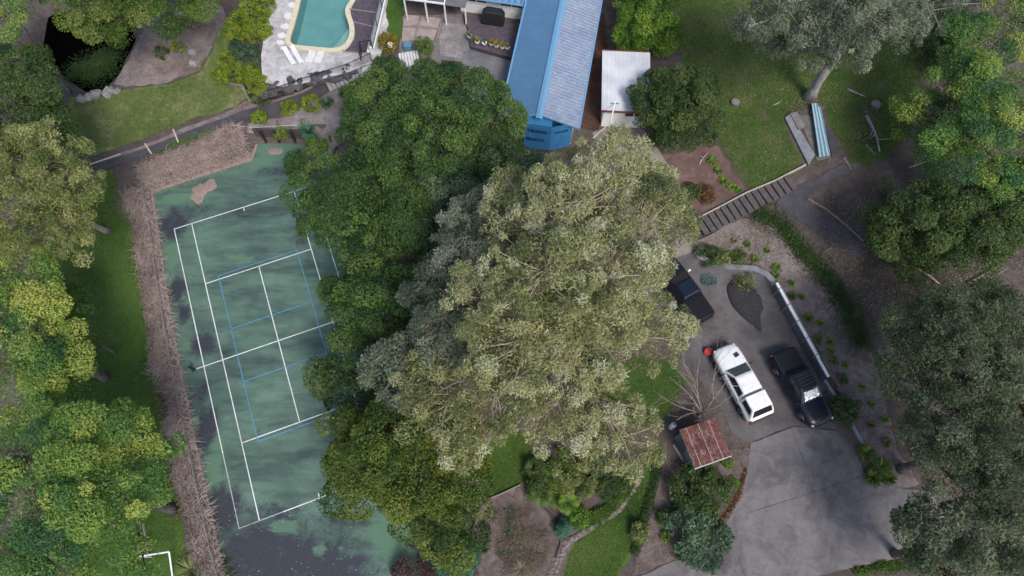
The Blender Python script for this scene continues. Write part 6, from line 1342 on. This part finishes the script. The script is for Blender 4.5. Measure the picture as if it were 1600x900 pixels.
litter('fallen_leaves', 'few leaves scattered on the concrete driveway', [(1180,690),(1320,690),(1440,780),(1400,860),(1230,895),(1050,895)], 240, 'dry', .09, .055)
litter('fallen_leaves', 'leaf litter on the asphalt round the pickups', [(1030,420),(1180,420),(1300,620),(1290,665),(1180,690),(1060,560)], 1500, 'dry', .09, .05)
litter('fallen_leaves', 'leaf litter covering the slope under the right hand trees', [(1260,320),(1420,270),(1600,380),(1600,560),(1420,560),(1300,420)], 9000, 'dry', .14)
litter('fallen_leaves', 'straw coloured litter on the driveway bank', [(1090,378),(1200,340),(1290,440),(1365,560),(1400,700),(1340,690),(1300,590),(1214,440)], 6000, 'dry', .12)
litter('fallen_leaves', 'litter under the twin trunked gum tree', [(1210,140),(1300,140),(1320,200),(1240,200)], 700, 'dry', .14)
litter('fallen_leaves', 'leaf litter on the beds beside the rusty shed', [(1040,690),(1170,700),(1120,850),(990,900)], 2600, 'dry', .11)
litter('fallen_leaves', 'pale flowers and leaves dotted over the upper right lawn', [(1065,0),(1420,0),(1400,220),(1200,290),(1120,220)], 1500, 'dry', .08, .05, None, M_PALELEAF)
litter('fallen_leaves', 'dry litter on the bare mound by the pond', [(190,130),(250,30),(340,10),(310,110)], 2200, 'dry', .12, .06)
def grass(name, label, poly, n_, pal, hgt, off=.03):
    P = [G(*p)[:2] for p in poly]; A = np.array(P); lo, hi = A.min(0), A.max(0); xy = RNG.uniform(lo, hi, (n_*3, 2)); xy = xy[pip(xy[:, 0], xy[:, 1], P)][:n_]; m_ = len(xy); z = H(xy[:, 0], xy[:, 1])+off
    a = RNG.uniform(0, 6.28, m_); d = np.stack([np.cos(a), np.sin(a), np.zeros(m_)], 1); h_ = hgt*RNG.uniform(.5, 1.3, m_)[:, None]; b0 = np.column_stack([xy, z]); sd3 = np.stack([-np.sin(a), np.cos(a), np.zeros(m_)], 1)*.02
    tip = b0+d*h_*RNG.uniform(.4, 1.1, (m_, 1))+np.array([0, 0, 1])*h_*.8; V_ = np.stack([b0-sd3, b0+sd3, tip], 1).reshape(-1, 3); tn = np.array([.45+.55*mnoise.noise(Vector((x*.4, y*.4, 2.)))+.4*mnoise.noise(Vector((x*.13, y*.13, 5.))) for x, y in xy])+RNG.normal(0, .15, m_)
    o = link(name, npmesh(name, V_, np.arange(3*m_).reshape(-1, 3), np.repeat(np.clip(tn, 0, 1), 3), 3), leafy(pal)); return tag(o, label, 'grass', kind='stuff')
PAL['turf'] = [(.022, .045, .010), (.045, .078, .016), (.078, .112, .026), (.13, .145, .05)]
PAL['turfdry'] = [(.040, .062, .018), (.078, .105, .030), (.125, .145, .05), (.20, .19, .10)]
grass('grass_blades', 'grass of the left lawn', [(180,270),(215,362),(250,650),(290,870),(120,900),(70,480),(130,330)], 42000, 'turf', .10)
grass('grass_blades', 'grass of the worn upper left lawn', [(115,155),(260,135),(332,80),(350,40),(352,100),(385,152),(320,181),(190,228),(115,236)], 26000, 'turfdry', .08)
grass('grass_blades', 'grass of the large upper right lawn', [(1058,-20),(1075,112),(1128,228),(1165,290),(1190,290),(1250,260),(1224,190),(1285,160),(1330,255),(1420,215),(1440,-20)], 60000, 'turf', .12)
grass('grass_blades', 'grass of the curved lower lawn', [(1034,692),(1012,800),(962,902),(874,902),(890,855),(964,803),(1002,735)], 15000, 'turf', .08)
grass('grass_blades', 'grass of the small square lawn', [(742,702),(790,662),(826,682),(837,735),(812,755),(760,777)], 8000, 'turf', .08)
grass('grass_blades', 'grass of the small shaded lawn beside the leafless tree', [(942,582),(1000,557),(1070,598),(1042,650),(952,643)], 8000, 'turf', .08)
